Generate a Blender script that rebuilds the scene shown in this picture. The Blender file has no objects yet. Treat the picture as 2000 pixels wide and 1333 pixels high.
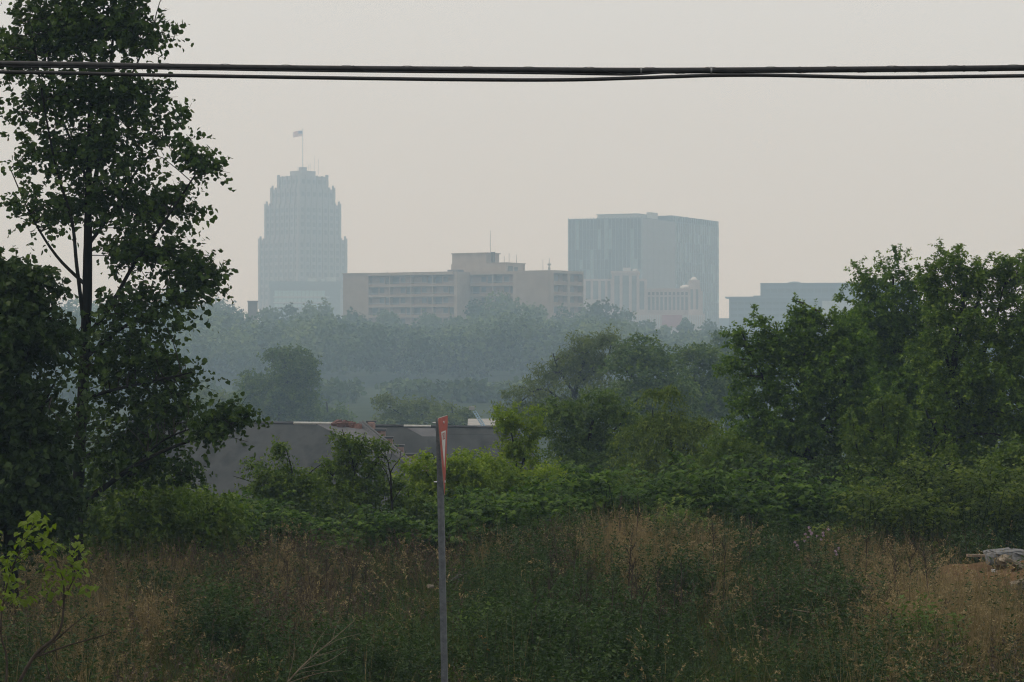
import bpy, math
import numpy as np
from mathutils import Vector, Matrix
from math import radians, sin, cos, pi

scene = bpy.context.scene
C = scene.collection
rng = np.random.default_rng(11)

# ------------------------------------------------------------------ camera
EYE = 4.6            # height of the viewer above the field
FPX = 4510.0         # focal length in photo pixels
FAR = 1.7            # how much further off the city and hillside stand than first guessed
cam_d = bpy.data.cameras.new('camera')
cam_d.sensor_width = 36.0
cam_d.lens = 36.0 * FPX / 2000.0
cam_d.clip_start = 0.5
cam_d.clip_end = 9000.0
cam = bpy.data.objects.new('camera', cam_d)
C.objects.link(cam)
cam.location = (0, 0, EYE)
cam.rotation_euler = (radians(90), 0, 0)
scene.camera = cam

# ------------------------------------------------------------------ sky and sun
SUN_TO = Vector((-0.52, 0.10, 0.84)).normalized()
world = bpy.data.worlds.new('World')
scene.world = world
world.use_nodes = True
wn, wl = world.node_tree.nodes, world.node_tree.links
wn.clear()
w_out = wn.new('ShaderNodeOutputWorld')
w_bg = wn.new('ShaderNodeBackground')
w_sky = wn.new('ShaderNodeTexSky')
w_sky.sky_type = 'NISHITA'
w_sky.sun_disc = False
w_sky.sun_elevation = math.asin(SUN_TO.z)
w_sky.sun_rotation = math.atan2(SUN_TO.x, SUN_TO.y)
w_sky.air_density = 1.5
w_sky.dust_density = 9.0
w_sky.ozone_density = 1.0
w_mix = wn.new('ShaderNodeMixRGB')
w_mix.inputs[0].default_value = 0.90           # a smoke layer that veils most of the blue
w_mix.inputs[2].default_value = (8.05, 8.2, 8.2, 1)
wl.new(w_sky.outputs[0], w_mix.inputs[1])
wl.new(w_mix.outputs[0], w_bg.inputs[0])
w_bg.inputs[1].default_value = 0.10
wl.new(w_bg.outputs[0], w_out.inputs[0])

sun_d = bpy.data.lights.new('sun', 'SUN')
sun_d.energy = 1.5
sun_d.angle = radians(11)
sun_d.color = (1.0, 0.90, 0.78)
sun = bpy.data.objects.new('sun', sun_d)
C.objects.link(sun)
sun.rotation_euler = SUN_TO.to_track_quat('Z', 'Y').to_euler()
sun.location = (-60, 20, 120)

HAZE_DENSITY = 0.00064
HAZE_COLOR = (0.56, 0.785, 1.0, 1)

vs = scene.view_settings
vs.view_transform = 'Standard'
vs.look = 'None'
vs.exposure = 0.0
vs.gamma = 1.0
vs.use_curve_mapping = False
cy = scene.cycles
cy.max_bounces = 5
cy.diffuse_bounces = 2
cy.glossy_bounces = 2
cy.transmission_bounces = 3
cy.volume_bounces = 1
cy.transparent_max_bounces = 4
cy.use_denoising = True
cy.filter_width = 1.15
cy.caustics_reflective = False
cy.caustics_refractive = False

# ------------------------------------------------------------------ helpers
def P(px, py, Y):
    """photo position + real distance -> point in the place"""
    return np.array(((px - 1000.0) * Y / FPX, Y, EYE - (py - 666.5) * Y / FPX))

def sm(a, b, t):
    t = np.clip((np.asarray(t, float) - a) / (b - a), 0, 1)
    return t * t * (3 - 2 * t)

def gz(x, y):
    x = np.asarray(x, float); y = np.asarray(y, float)
    z = 2.9 * (1 - sm(4, 15, y))
    z = z - 9.5 * sm(50, 104, y) - 1.0 * sm(110, 300, y)
    z = z + 9.6 * sm(440*FAR, 615*FAR, y) + 5.0 * sm(660*FAR, 1000*FAR, y)
    z = z + 0.50 * np.exp(-((x - 2.2) / 2.6)**2 - ((y - 41.5) / 4.0)**2) + 0.15 * np.exp(-((x - 1.0) / 1.2)**2 - ((y - 37.0) / 3.0)**2)
    z = z + 0.10 * np.sin(x * 0.7 + 1.0) * np.sin(y * 0.53) + 0.05 * np.sin(x * 1.9 + y * 1.3)
    return z

def link(o, parent=None):
    C.objects.link(o)
    if parent is not None:
        o.parent = parent
    return o

def tag(o, label=None, cat=None, group=None, kind=None):
    if label: o['label'] = label
    if cat: o['category'] = cat
    if group: o['group'] = group
    if kind: o['kind'] = kind
    return o

def empty(name, loc, rz=0.0):
    o = bpy.data.objects.new(name, None)
    o.empty_display_size = 0.3
    o.location = tuple(float(v) for v in loc)
    o.rotation_euler = (0, 0, rz)
    return link(o)

def tri_mesh(name, V, F, smooth=False, tint=None):
    V = np.ascontiguousarray(V, dtype=np.float32).reshape(-1, 3)
    F = np.ascontiguousarray(F, dtype=np.int32)
    k = F.shape[1]
    me = bpy.data.meshes.new(name)
    me.vertices.add(len(V)); me.vertices.foreach_set('co', V.ravel())
    me.loops.add(F.size); me.loops.foreach_set('vertex_index', F.ravel())
    me.polygons.add(len(F))
    me.polygons.foreach_set('loop_start', np.arange(0, F.size, k, dtype=np.int32))
    me.polygons.foreach_set('use_smooth', np.full(len(F), bool(smooth)))
    if tint is not None:
        at = me.attributes.new('tint', 'FLOAT', 'POINT')
        at.data.foreach_set('value', np.ascontiguousarray(tint, dtype=np.float32))
    me.update(calc_edges=True)
    return me

def mobj(name, V, F, mat, parent=None, off=(0, 0, 0), smooth=False, kind=None, tint=None):
    me = tri_mesh(name, np.asarray(V) - np.asarray(off), F, smooth, tint)
    me.materials.append(mat)
    o = bpy.data.objects.new(name, me)
    link(o, parent)
    if kind: o['kind'] = kind
    return o

class Geo:
    """collects triangles"""
    def __init__(self): self.V = []; self.F = []; self.n = 0
    def add(self, V, F):
        V = np.asarray(V, float).reshape(-1, 3); F = np.asarray(F, int)
        self.V.append(V); self.F.append(F + self.n); self.n += len(V)
        return self
    def get(self):
        return np.concatenate(self.V), np.concatenate(self.F)

BOXF = np.array([(0,2,1),(0,3,2),(4,5,6),(4,6,7),(0,1,5),(0,5,4),(1,2,6),(1,6,5),(2,3,7),(2,7,6),(3,0,4),(3,4,7)])
def boxv(x0, x1, y0, y1, z0, z1):
    return np.array([(x0,y0,z0),(x1,y0,z0),(x1,y1,z0),(x0,y1,z0),(x0,y0,z1),(x1,y0,z1),(x1,y1,z1),(x0,y1,z1)], float)
def box(name, x0, x1, y0, y1, z0, z1, mat, parent=None):
    return mobj(name, boxv(min(x0,x1), max(x0,x1), min(y0,y1), max(y0,y1), min(z0,z1), max(z0,z1)), BOXF, mat, parent)

_unit = {}
def piece(name, x0, x1, y0, y1, z0, z1, mat, parent):
    """box part that shares its mesh with every alike piece"""
    sx, sy, sz = abs(x1-x0), abs(y1-y0), abs(z1-z0)
    key = (name, round(sx, 3), round(sy, 3), round(sz, 3), mat.name)
    me = _unit.get(key)
    if me is None:
        me = tri_mesh(name, boxv(-sx/2, sx/2, -sy/2, sy/2, -sz/2, sz/2), BOXF)
        me.materials.append(mat); _unit[key] = me
    o = bpy.data.objects.new(name, me)
    o.location = ((x0+x1)/2, (y0+y1)/2, (z0+z1)/2)
    return link(o, parent)

def unitv(a):
    a = np.asarray(a, float)
    return a / np.maximum(np.linalg.norm(a, axis=-1, keepdims=True), 1e-9)

def smooth_path(pts, n=5):
    """Catmull-Rom through points (k, 4): xyz + radius"""
    p = np.asarray(pts, float)
    q = np.vstack([2*p[0]-p[1], p, 2*p[-1]-p[-2]])
    out = []
    for i in range(1, len(q) - 2):
        for t in np.linspace(0, 1, n, endpoint=False):
            a, b, c, d = q[i-1], q[i], q[i+1], q[i+2]
            out.append(0.5*((2*b)+(-a+c)*t+(2*a-5*b+4*c-d)*t*t+(-a+3*b-3*c+d)*t**3))
    out.append(p[-1])
    out = np.array(out)
    out[:, 3] = np.maximum(out[:, 3], 0.001)
    return out

def tube(path, sides=6, rough=0.0):
    p = np.asarray(path, float)
    X, R = p[:, :3], p[:, 3]
    T = unitv(np.gradient(X, axis=0))
    ref = np.array((0.31, 0.87, 0.38)); 
    if abs(T[0] @ ref) > 0.9: ref = np.array((1.0, 0, 0))
    A = unitv(np.cross(T, ref)); B = np.cross(T, A)
    ang = np.arange(sides) * 2 * pi / sides
    rr = R[:, None] * (1 + rough * rng.uniform(-1, 1, (len(X), sides)))
    V = X[:, None] + rr[..., None] * (np.cos(ang)[None, :, None]*A[:, None] + np.sin(ang)[None, :, None]*B[:, None])
    n = len(X)
    i = np.arange(n-1)[:, None]*sides; j = np.arange(sides)[None]; k = (j+1) % sides
    f1 = np.stack([i+j, i+k, i+sides+k], -1).reshape(-1, 3)
    f2 = np.stack([i+j, i+sides+k, i+sides+j], -1).reshape(-1, 3)
    V = V.reshape(-1, 3)
    caps = []
    for base in (0, (n-1)*sides):
        for s in range(1, sides-1):
            caps.append((base, base+s, base+s+1) if base else (base, base+s+1, base+s))
    return V, np.vstack([f1, f2, np.array(caps)])

# leaf outlines: x along the leaf, y across, z lift
T_ROUND = (np.array([(0,0,0),(.10,.40,.10),(.52,.44,.13),(1,0,-.06),(.52,-.44,.13),(.10,-.40,.10)]),
           np.array([(0,2,1),(0,3,2),(0,4,3),(0,5,4)]))
T_LANCE = (np.array([(0,0,0),(.45,.21,.05),(1,0,-.05),(.45,-.21,.05)]), np.array([(0,2,1),(0,3,2)]))
T_OVAL = (np.array([(0,0,0),(.42,.34,.08),(1,0,-.10),(.42,-.34,.08)]), np.array([(0,2,1),(0,3,2)]))
T_HEART = (np.array([(.06,0,0),(-.04,.24,.05),(.22,.42,.10),(.62,.30,.04),(1.0,0,-.16),(.62,-.30,.04),(.22,-.42,.10),(-.04,-.24,.05)]),
           np.array([(0,2,1),(0,3,2),(0,4,3),(0,5,4),(0,6,5),(0,7,6)]))
T_CLUMP = (np.array([(0,-.1,0),(.25,.42,.16),(.72,.36,-.08),(1,-.05,.05),(.6,-.45,.15),(.2,-.40,-.1)]),
           np.array([(0,2,1),(0,3,2),(0,4,3),(0,5,4)]))
def leaves(Pn, D, N, S, tmpl):
    TV, TF = tmpl
    D = unitv(D); B = unitv(np.cross(N, D)); N2 = np.cross(D, B)
    V = Pn[:, None] + S[:, None, None]*(TV[None, :, 0:1]*D[:, None] + TV[None, :, 1:2]*B[:, None] + TV[None, :, 2:3]*N2[:, None])
    F = TF[None] + (np.arange(len(Pn))*len(TV))[:, None, None]
    return V.reshape(-1, 3), F.reshape(-1, 3)

# ------------------------------------------------------------------ materials
def new_mat(name):
    m = bpy.data.materials.new(name)
    m.use_nodes = True
    n, l = m.node_tree.nodes, m.node_tree.links
    n.clear()
    return m, n, l

def ramp(n, cols, pos=None):
    r = n.new('ShaderNodeValToRGB')
    el = r.color_ramp.elements
    while len(el) < len(cols): el.new(0.5)
    for i, c in enumerate(cols):
        el[i].position = pos[i] if pos else i / (len(cols) - 1)
        el[i].color = (*c, 1)
    return r

def leaf_mat(name, cols, trans=0.30, tcol=None, rough=0.5, spec=0.10, tintmix=(.45, .55)):
    m, n, l = new_mat(name)
    out = n.new('ShaderNodeOutputMaterial'); mix = n.new('ShaderNodeMixShader')
    pr = n.new('ShaderNodeBsdfPrincipled'); tr = n.new('ShaderNodeBsdfTranslucent')
    g = n.new('ShaderNodeNewGeometry'); r = ramp(n, cols)
    at = n.new('ShaderNodeAttribute'); at.attribute_name = 'tint'      # growth varies by plant and shoot; paler tips also paint highlights into crowns
    ma = n.new('ShaderNodeMath'); ma.operation = 'MULTIPLY_ADD'; ma.inputs[1].default_value = tintmix[0]
    mb = n.new('ShaderNodeMath'); mb.operation = 'MULTIPLY'; mb.inputs[1].default_value = tintmix[1]
    l.new(at.outputs['Fac'], mb.inputs[0]); l.new(g.outputs['Random Per Island'], ma.inputs[0]); l.new(mb.outputs[0], ma.inputs[2])
    l.new(ma.outputs[0], r.inputs[0])
    l.new(r.outputs[0], pr.inputs['Base Color'])
    pr.inputs['Roughness'].default_value = rough
    pr.inputs['Specular IOR Level'].default_value = spec
    if trans > 0:
        hs = n.new('ShaderNodeMixRGB'); hs.blend_type = 'MULTIPLY'; hs.inputs[0].default_value = 1.0
        hs.inputs[2].default_value = (*(tcol or (1.5, 1.7, 0.7)), 1)
        l.new(r.outputs[0], hs.inputs[1]); l.new(hs.outputs[0], tr.inputs[0])
        mix.inputs[0].default_value = trans
        l.new(pr.outputs[0], mix.inputs[1]); l.new(tr.outputs[0], mix.inputs[2])
        l.new(mix.outputs[0], out.inputs[0])
    else:
        l.new(pr.outputs[0], out.inputs[0])
    return m

def surf_mat(name, c1, c2, scale=3.0, rough=0.8, detail=5.0, bump=0.0, metal=0.0, spec=0.3, stretch=None, c3=None):
    m, n, l = new_mat(name)
    out = n.new('ShaderNodeOutputMaterial'); pr = n.new('ShaderNodeBsdfPrincipled')
    tc = n.new('ShaderNodeTexCoord'); mp = n.new('ShaderNodeMapping'); nz = n.new('ShaderNodeTexNoise')
    if stretch: mp.inputs['Scale'].default_value = stretch
    nz.inputs['Scale'].default_value = scale; nz.inputs['Detail'].default_value = detail
    r = ramp(n, [c1, c2] if c3 is None else [c1, c2, c3], [0.33, 0.67] if c3 is None else [0.3, 0.5, 0.7])
    l.new(tc.outputs['Object'], mp.inputs[0]); l.new(mp.outputs[0], nz.inputs['Vector'])
    l.new(nz.outputs['Fac'], r.inputs[0]); l.new(r.outputs[0], pr.inputs['Base Color'])
    pr.inputs['Roughness'].default_value = rough; pr.inputs['Metallic'].default_value = metal
    pr.inputs['Specular IOR Level'].default_value = spec
    if bump > 0:
        b = n.new('ShaderNodeBump'); b.inputs['Strength'].default_value = bump; b.inputs['Distance'].default_value = 0.05
        l.new(nz.outputs['Fac'], b.inputs['Height']); l.new(b.outputs[0], pr.inputs['Normal'])
    l.new(pr.outputs[0], out.inputs[0])
    return m

M = {}
M['cottonwood'] = leaf_mat('cottonwood leaf', [(.014,.030,.007),(.034,.062,.013),(.088,.130,.028)], .26)
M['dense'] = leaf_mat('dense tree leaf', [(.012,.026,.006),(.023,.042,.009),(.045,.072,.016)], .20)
M['maple'] = leaf_mat('maple leaf', [(.022,.048,.007),(.066,.122,.015),(.170,.245,.036)], .32)
M['maple_b'] = leaf_mat('yellow green maple leaf', [(.024,.050,.007),(.074,.126,.015),(.188,.252,.038)], .32)
M['locust'] = leaf_mat('locust leaf', [(.055,.082,.018),(.092,.124,.026),(.145,.178,.046)], .25)
M['mid'] = leaf_mat('mid green leaf', [(.026,.052,.009),(.064,.108,.017),(.140,.188,.036)], .26)
M['droop'] = leaf_mat('drooping spray leaf', [(.032,.054,.006),(.082,.120,.013),(.180,.218,.028)], .30)
M['young'] = leaf_mat('young bright leaf', [(.066,.110,.011),(.135,.195,.018),(.225,.270,.036)], .36)
M['shrub'] = leaf_mat('shrub leaf', [(.032,.060,.009),(.070,.112,.015),(.140,.185,.030)], .30)
M['knot'] = leaf_mat('knotweed leaf', [(.013,.033,.004),(.038,.078,.008),(.105,.165,.020)], .28, rough=.5, spec=.07)
M['vine'] = leaf_mat('vine leaf', [(.020,.038,.004),(.054,.084,.007),(.135,.170,.018)], .30)
M['sapling'] = leaf_mat('lime green leaf', [(.050,.086,.008),(.092,.136,.012),(.150,.195,.022)], .38, rough=.5, tintmix=(1, 0))
M['hill'] = leaf_mat('hillside leaf', [(.016,.034,.009),(.046,.076,.020),(.098,.135,.034)], .10, spec=.05, tintmix=(.3, .7))
M['hill_b'] = leaf_mat('pale hillside leaf', [(.042,.070,.018),(.080,.116,.028),(.130,.170,.046)], .10, spec=.05, tintmix=(.3, .7))
M['bark'] = surf_mat('dark bark', (.007,.006,.005), (.020,.017,.014), 8, .95, 6, .6, stretch=(1,1,.25), spec=.05)
M['bark_grey'] = surf_mat('grey bark', (.06,.055,.048), (.14,.125,.11), 8, .95, 6, .6, stretch=(1,1,.25))
M['twig'] = surf_mat('twig bark', (.020,.016,.012), (.040,.032,.024), 14, .95)
M['dead_wood'] = surf_mat('dead wood', (.13,.10,.07), (.24,.19,.14), 12, .95)
M['grass'] = leaf_mat('green grass', [(.014,.030,.007),(.032,.056,.012),(.070,.096,.024)], .25, tintmix=(.3, .7))
M['grass_olive'] = leaf_mat('olive grass', [(.034,.040,.010),(.075,.074,.020),(.135,.118,.038)], .25, tintmix=(.3, .7))
M['dry'] = leaf_mat('dry straw', [(.070,.055,.025),(.170,.130,.060),(.320,.250,.125)], .2, (1.2,1.1,.9), tintmix=(.3, .7))
M['rust'] = leaf_mat('brown dead weed', [(.022,.018,.012),(.056,.042,.028),(.120,.090,.060)], .1, (1.2,1.1,.9), tintmix=(.3, .7))
M['weed'] = leaf_mat('field weed leaf', [(.009,.021,.006),(.022,.043,.011),(.054,.086,.022)], .25)
M['weed_light'] = leaf_mat('light field weed leaf', [(.030,.060,.012),(.060,.100,.018),(.100,.145,.036)], .28)
M['stalk'] = surf_mat('dead stalk', (.030,.022,.016), (.075,.055,.040), 10, .95)
M['orange_leaf'] = leaf_mat('orange leaf', [(.20,.075,.012),(.30,.12,.018),(.36,.17,.03)], .3, (1.3,1.1,.8))
M['pink'] = leaf_mat('pale thistle flower', [(.40,.26,.36),(.50,.38,.46),(.60,.50,.55)], .2, (1,1,1))
M['mound'] = surf_mat('orange earth', (.060,.038,.020), (.125,.074,.038), 5, 1.0, 8, .9, spec=.05, c3=(.095,.068,.040))
M['concrete'] = surf_mat('old concrete', (.075,.078,.08), (.17,.17,.17), 9, .95, 8, .7)
M['stone'] = surf_mat('tan stone', (.12,.10,.072), (.24,.20,.15), 12, .95, 6, .7)
M['plank'] = surf_mat('weathered plank', (.16,.12,.09), (.30,.24,.18), 8, .95, 5, .3, stretch=(.3,4,4))
M['cable'] = surf_mat('black cable jacket', (.008,.008,.009), (.020,.020,.021), 20, .55, 4, .1, spec=.4)
M['wire'] = surf_mat('grey lashing wire', (.18,.18,.18), (.30,.30,.30), 30, .5, metal=.7)
M['zinc'] = surf_mat('galvanised steel', (.095,.102,.112), (.150,.157,.166), 26, .6, 4, .05, metal=.2, spec=.3)
M['bolt'] = surf_mat('bright bolt', (.55,.55,.55), (.7,.7,.7), 30, .4, metal=.6)
M['sign_red'] = surf_mat('faded sign red', (.30,.034,.022), (.40,.055,.034), 16, .5, spec=.3)
M['sign_white'] = surf_mat('dull sign white', (.50,.50,.47), (.62,.62,.59), 20, .5, spec=.4)
M['sign_back'] = surf_mat('bare aluminium', (.45,.43,.38), (.55,.53,.48), 20, .5, metal=.5)

# ------------------------------------------------------------------ ground
def ground_mat():
    m, n, l = new_mat('field soil and valley green')
    out = n.new('ShaderNodeOutputMaterial'); pr = n.new('ShaderNodeBsdfPrincipled'); tc = n.new('ShaderNodeTexCoord')
    n1 = n.new('ShaderNodeTexNoise'); n1.inputs['Scale'].default_value = 1.4; n1.inputs['Detail'].default_value = 8
    n2 = n.new('ShaderNodeTexNoise'); n2.inputs['Scale'].default_value = .09; n2.inputs['Detail'].default_value = 8
    l.new(tc.outputs['Object'], n1.inputs['Vector']); l.new(tc.outputs['Object'], n2.inputs['Vector'])
    r1 = ramp(n, [(.010,.009,.006), (.020,.024,.010), (.030,.024,.014)], [.3, .5, .7]); r2 = ramp(n, [(.012,.022,.007), (.022,.036,.012), (.036,.046,.020)], [.3, .5, .7])
    l.new(n1.outputs['Fac'], r1.inputs[0]); l.new(n2.outputs['Fac'], r2.inputs[0])
    sp = n.new('ShaderNodeSeparateXYZ'); mr = n.new('ShaderNodeMapRange'); mr.inputs[1].default_value = 50; mr.inputs[2].default_value = 64
    mx = n.new('ShaderNodeMixRGB'); l.new(tc.outputs['Object'], sp.inputs[0]); l.new(sp.outputs['Y'], mr.inputs[0]); l.new(mr.outputs[0], mx.inputs[0])
    l.new(r1.outputs[0], mx.inputs[1]); l.new(r2.outputs[0], mx.inputs[2]); l.new(mx.outputs[0], pr.inputs['Base Color'])
    bp = n.new('ShaderNodeBump'); bp.inputs['Strength'].default_value = .5; bp.inputs['Distance'].default_value = .05
    l.new(n1.outputs['Fac'], bp.inputs['Height']); l.new(bp.outputs[0], pr.inputs['Normal'])
    pr.inputs['Roughness'].default_value = 1.0; pr.inputs['Specular IOR Level'].default_value = .05
    l.new(pr.outputs[0], out.inputs[0])
    return m

def build_ground():
    ys = np.concatenate([np.arange(-60, 20, 4.0), np.arange(20, 60, 0.8), np.arange(60, 130, 4.0), np.arange(130, 1000, 15.0), np.arange(1000, 2521, 76.0)])
    u = np.linspace(-1, 1, 111)
    Y, U = np.meshgrid(ys, u, indexing='ij')
    W = 60 + np.abs(Y) * 0.45
    X = U * np.abs(U) ** 0.3 * W
    Z = gz(X, Y)
    V = np.stack([X, Y, Z], -1).reshape(-1, 3)
    n = len(u)
    i, j = np.meshgrid(np.arange(len(ys)-1), np.arange(n-1), indexing='ij')
    a = (i*n+j).ravel()
    F = np.stack([a, a+1, a+n+1, a+n], -1)
    o = mobj('ground', V, F, ground_mat(), smooth=True)
    tag(o, 'rough open ground under the weeds falling away towards the valley', 'ground', kind='structure')
build_ground()

# ------------------------------------------------------------------ trees
def lobe_points(lobes, n, power=0.30):
    """n points in a set of ellipsoids, biased to their surface; returns position, outward"""
    L = np.asarray(lobes, float)           # cx cy cz rx ry rz weight
    w = (L[:, 3]*L[:, 4] + L[:, 4]*L[:, 5] + L[:, 3]*L[:, 5]) * L[:, 6]
    k = rng.choice(len(L), n, p=w/w.sum())
    d = unitv(rng.normal(size=(n, 3)))
    r = rng.random(n) ** power
    bump = 1 + 0.16*np.sin(d[:, 0]*5.1 + k*1.7)*np.sin(d[:, 2]*4.3 + k) + 0.10*np.sin(d[:, 1]*9 + k*2.3)
    pos = L[k, 0:3] + L[k, 3:6]*d*(r*bump)[:, None]
    outw = unitv(d / L[k, 3:6])
    return pos, outw, k

def bough_points(lobes, n, nb, br, power):
    """shoot bases gathered into boughs: flat pads of growth with gaps between them"""
    c, ow, k = lobe_points(lobes, nb, power)
    i = rng.integers(0, nb, n)
    s = np.minimum(br*rng.uniform(.6, 1.3, nb), .75*np.asarray(lobes)[k][:, 3:6].min(1))[i]
    off = rng.normal(0, 1, (n, 3))*s[:, None]*np.array((1, 1, .42))
    off[:, 2] -= .25*np.hypot(off[:, 0], off[:, 1])          # pads droop at their rims
    return c[i] + off, unitv(ow[i] + .6*off/np.maximum(s, .01)[:, None]), k[i]

def plume_points(lobes, n, nb, ln, rad, up, power):
    """shoot bases gathered into upright plumes of leaves; returns position and shoot direction"""
    c, ow, k = lobe_points(lobes, nb, power)
    ax = unitv(ow*.55 + np.array((0, 0, up)) + rng.normal(0, .22, (nb, 3)))
    sc = rng.uniform(.6, 1.35, nb)
    i = rng.integers(0, nb, n)
    u = rng.random(n)
    r = unitv(rng.normal(size=(n, 3)))*(rng.random(n)**.5)[:, None]
    fat = rad*sc[i]*np.sqrt(np.clip(1.15 - u**2, .05, 1))
    pos = c[i] + ax[i]*(u*ln*sc[i])[:, None] + r*fat[:, None]
    return pos, ow[i], unitv(ax[i]*.6 + r*.9 + rng.normal(0, .25, (n, 3)))

def shoots(pos, dirs, length, nl, size, tmpl, droop=0.25, spread=1.0, upnorm=0.8, jitter=0.35):
    """leafy shoots: nl leaves spiralling along each shoot"""
    n = len(pos)
    L = length * rng.uniform(0.55, 1.35, n)
    t = (np.arange(nl) + 0.5) / nl
    t = np.clip(t[None] + rng.normal(0, 0.5/nl, (n, nl)), 0, 1)
    X = pos[:, None] + dirs[:, None]*(L[:, None]*t)[..., None]
    X[..., 2] -= droop * L[:, None] * t**2
    a1 = unitv(np.cross(dirs, np.array((0.2, 0.3, 0.93)) + 1e-3)); a2 = np.cross(dirs, a1)
    ph = np.arange(nl)[None]*2.4 + rng.uniform(0, 6.28, n)[:, None]
    side = np.cos(ph)[..., None]*a1[:, None] + np.sin(ph)[..., None]*a2[:, None]
    D = spread*side + 0.45*dirs[:, None] + rng.normal(0, jitter, (n, nl, 3))
    D[..., 2] -= droop
    N = np.zeros((n, nl, 3)); N[..., 2] = upnorm
    N += side*0.25 + rng.normal(0, 0.5, (n, nl, 3))
    S = size * rng.uniform(0.6, 1.25, (n, nl))
    V, F = leaves(X.reshape(-1, 3), D.reshape(-1, 3), N.reshape(-1, 3), S.ravel(), tmpl)
    tint = np.clip(.55*rng.random(n)[:, None] + .5*t**1.5, 0, 1)  # random per shoot; paler towards tips for young growth and painted clump highlights
    return V, F, np.repeat(tint.ravel(), len(tmpl[0]))

def px_path(pts, Y):
    """[(px, py, width_px[, dY])] -> smooth xyz+radius path"""
    out = []
    for p in pts:
        d = p[3] if len(p) > 3 else 0.0
        q = P(p[0], p[1], Y + d)
        out.append((*q, 0.5*p[2]*Y/FPX))
    return smooth_path(out)

def px_lobes(lobes, Y, depth=1.0):
    out = []
    for l in lobes:
        px, py, rx, ry = l[:4]
        d = l[4] if len(l) > 4 else rng.uniform(-0.5, 0.5)*rx*Y/FPX
        w = l[5] if len(l) > 5 else 1.0
        c = P(px, py, Y + d)
        k = Y/FPX
        out.append((*c, rx*k, 0.5*(rx+ry)*k*depth, ry*k, w))
    return out

def tree(name, label, cat, Y, trunk, limbs, lobes, n, slen, nl, size, tmpl, mat, group=None, droop=.25, up=.6, outw=.7,
         bark='bark', twigs=0, power=.30, depth=1.0, upnorm=.8, stray=0.03, spread=1.0, boughs=None, br=.45, clear=None, plume=None):
    if Y > 135:                                  # the hazy trees beyond the works
        f_ = FAR if Y > 165 else 1.2
        Y, slen, size = Y*f_, slen*f_, size*f_
    tp = px_path(trunk, Y)
    base = tp[0, :3].copy()
    g = float(gz(base[0], base[1]))
    if base[2] > g - 0.05:                       # root the trunk in the ground
        tp = np.vstack([(base[0], base[1], g - 0.15, tp[0, 3]*1.25), tp])
    base = np.array((base[0], base[1], g))
    e = empty(name, base)
    tag(e, label, cat, group)
    V, F = tube(tp, 9, .06)
    mobj('trunk', V, F, M[bark], e, base, True)
    limb_pts = [tp]
    for lb in limbs:
        lp = px_path(lb, Y)
        V, F = tube(lp, 6, .05)
        mobj('limb', V, F, M[bark], e, base, True)
        limb_pts.append(lp)
    L = np.array(px_lobes(lobes, Y, depth))
    for j in range(3, 6):                        # leave room for the shoots that grow out of each mass
        L[:, j] = np.maximum(L[:, j] - .30*slen, .5*L[:, j])
    L[:, 2] -= .32*slen*up/(up + outw) + (.8*plume[0] if plume else 0)
    nb = boughs or max(24, n//14)
    br = br*slen/.55
    pos, ow, k = bough_points(L, n, nb, br, power)
    dirs = unitv(ow*outw + np.array((0, 0, up)) + rng.normal(0, .35, (n, 3)))
    if plume:
        pos, ow, dirs = plume_points(L, n, nb, plume[0], plume[1], up, power)
    if clear:                                    # lengths of trunk that stay bare of leaves
        tx = np.interp(pos[:, 2], tp[:, 2], tp[:, 0]); keep = np.ones(n, bool)
        for (p0, p1, wpx) in clear:
            z0, z1 = P(0, p1, Y)[2], P(0, p0, Y)[2]
            keep &= ~((pos[:, 2] > z0 - .2) & (pos[:, 2] < z1) & (np.abs(pos[:, 0] - tx) < wpx*Y/FPX) & (pos[:, 1] < Y + .5))
        pos, ow, dirs = pos[keep], ow[keep], dirs[keep]; n = len(pos)
    V, F, tn = shoots(pos, dirs, slen, nl, size, tmpl, droop, spread, upnorm)
    mobj('crown', V, F, M[mat], e, base, tint=tn)
    if twigs:
        allp = np.vstack(limb_pts)[:, :3]
        G = Geo()
        idx = rng.choice(n, min(twigs, n), replace=False)
        for i in idx:
            tgt = pos[i]
            d2 = ((allp - tgt)**2).sum(1) + 3.0*np.maximum(0, allp[:, 2]-tgt[2])**2
            a = allp[d2.argmin()]
            if np.linalg.norm(a - tgt) < 0.1: continue
            mid = (a + tgt)/2 + np.array((0, 0, .12*np.linalg.norm(tgt-a))) + rng.normal(0, .05, 3)
            r = 0.25 * trunk[-1][2]*Y/FPX + .002
            end = tgt + dirs[i]*slen*.8
            V, F = tube(smooth_path([(*a, r*1.6), (*mid, r*1.2), (*tgt, r), (*end, r*.35)], 2), 4)
            G.add(V, F)
        V, F = G.get()
        mobj('twigs', V, F, M['twig'], e, base, kind='stuff')
    return e

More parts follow.
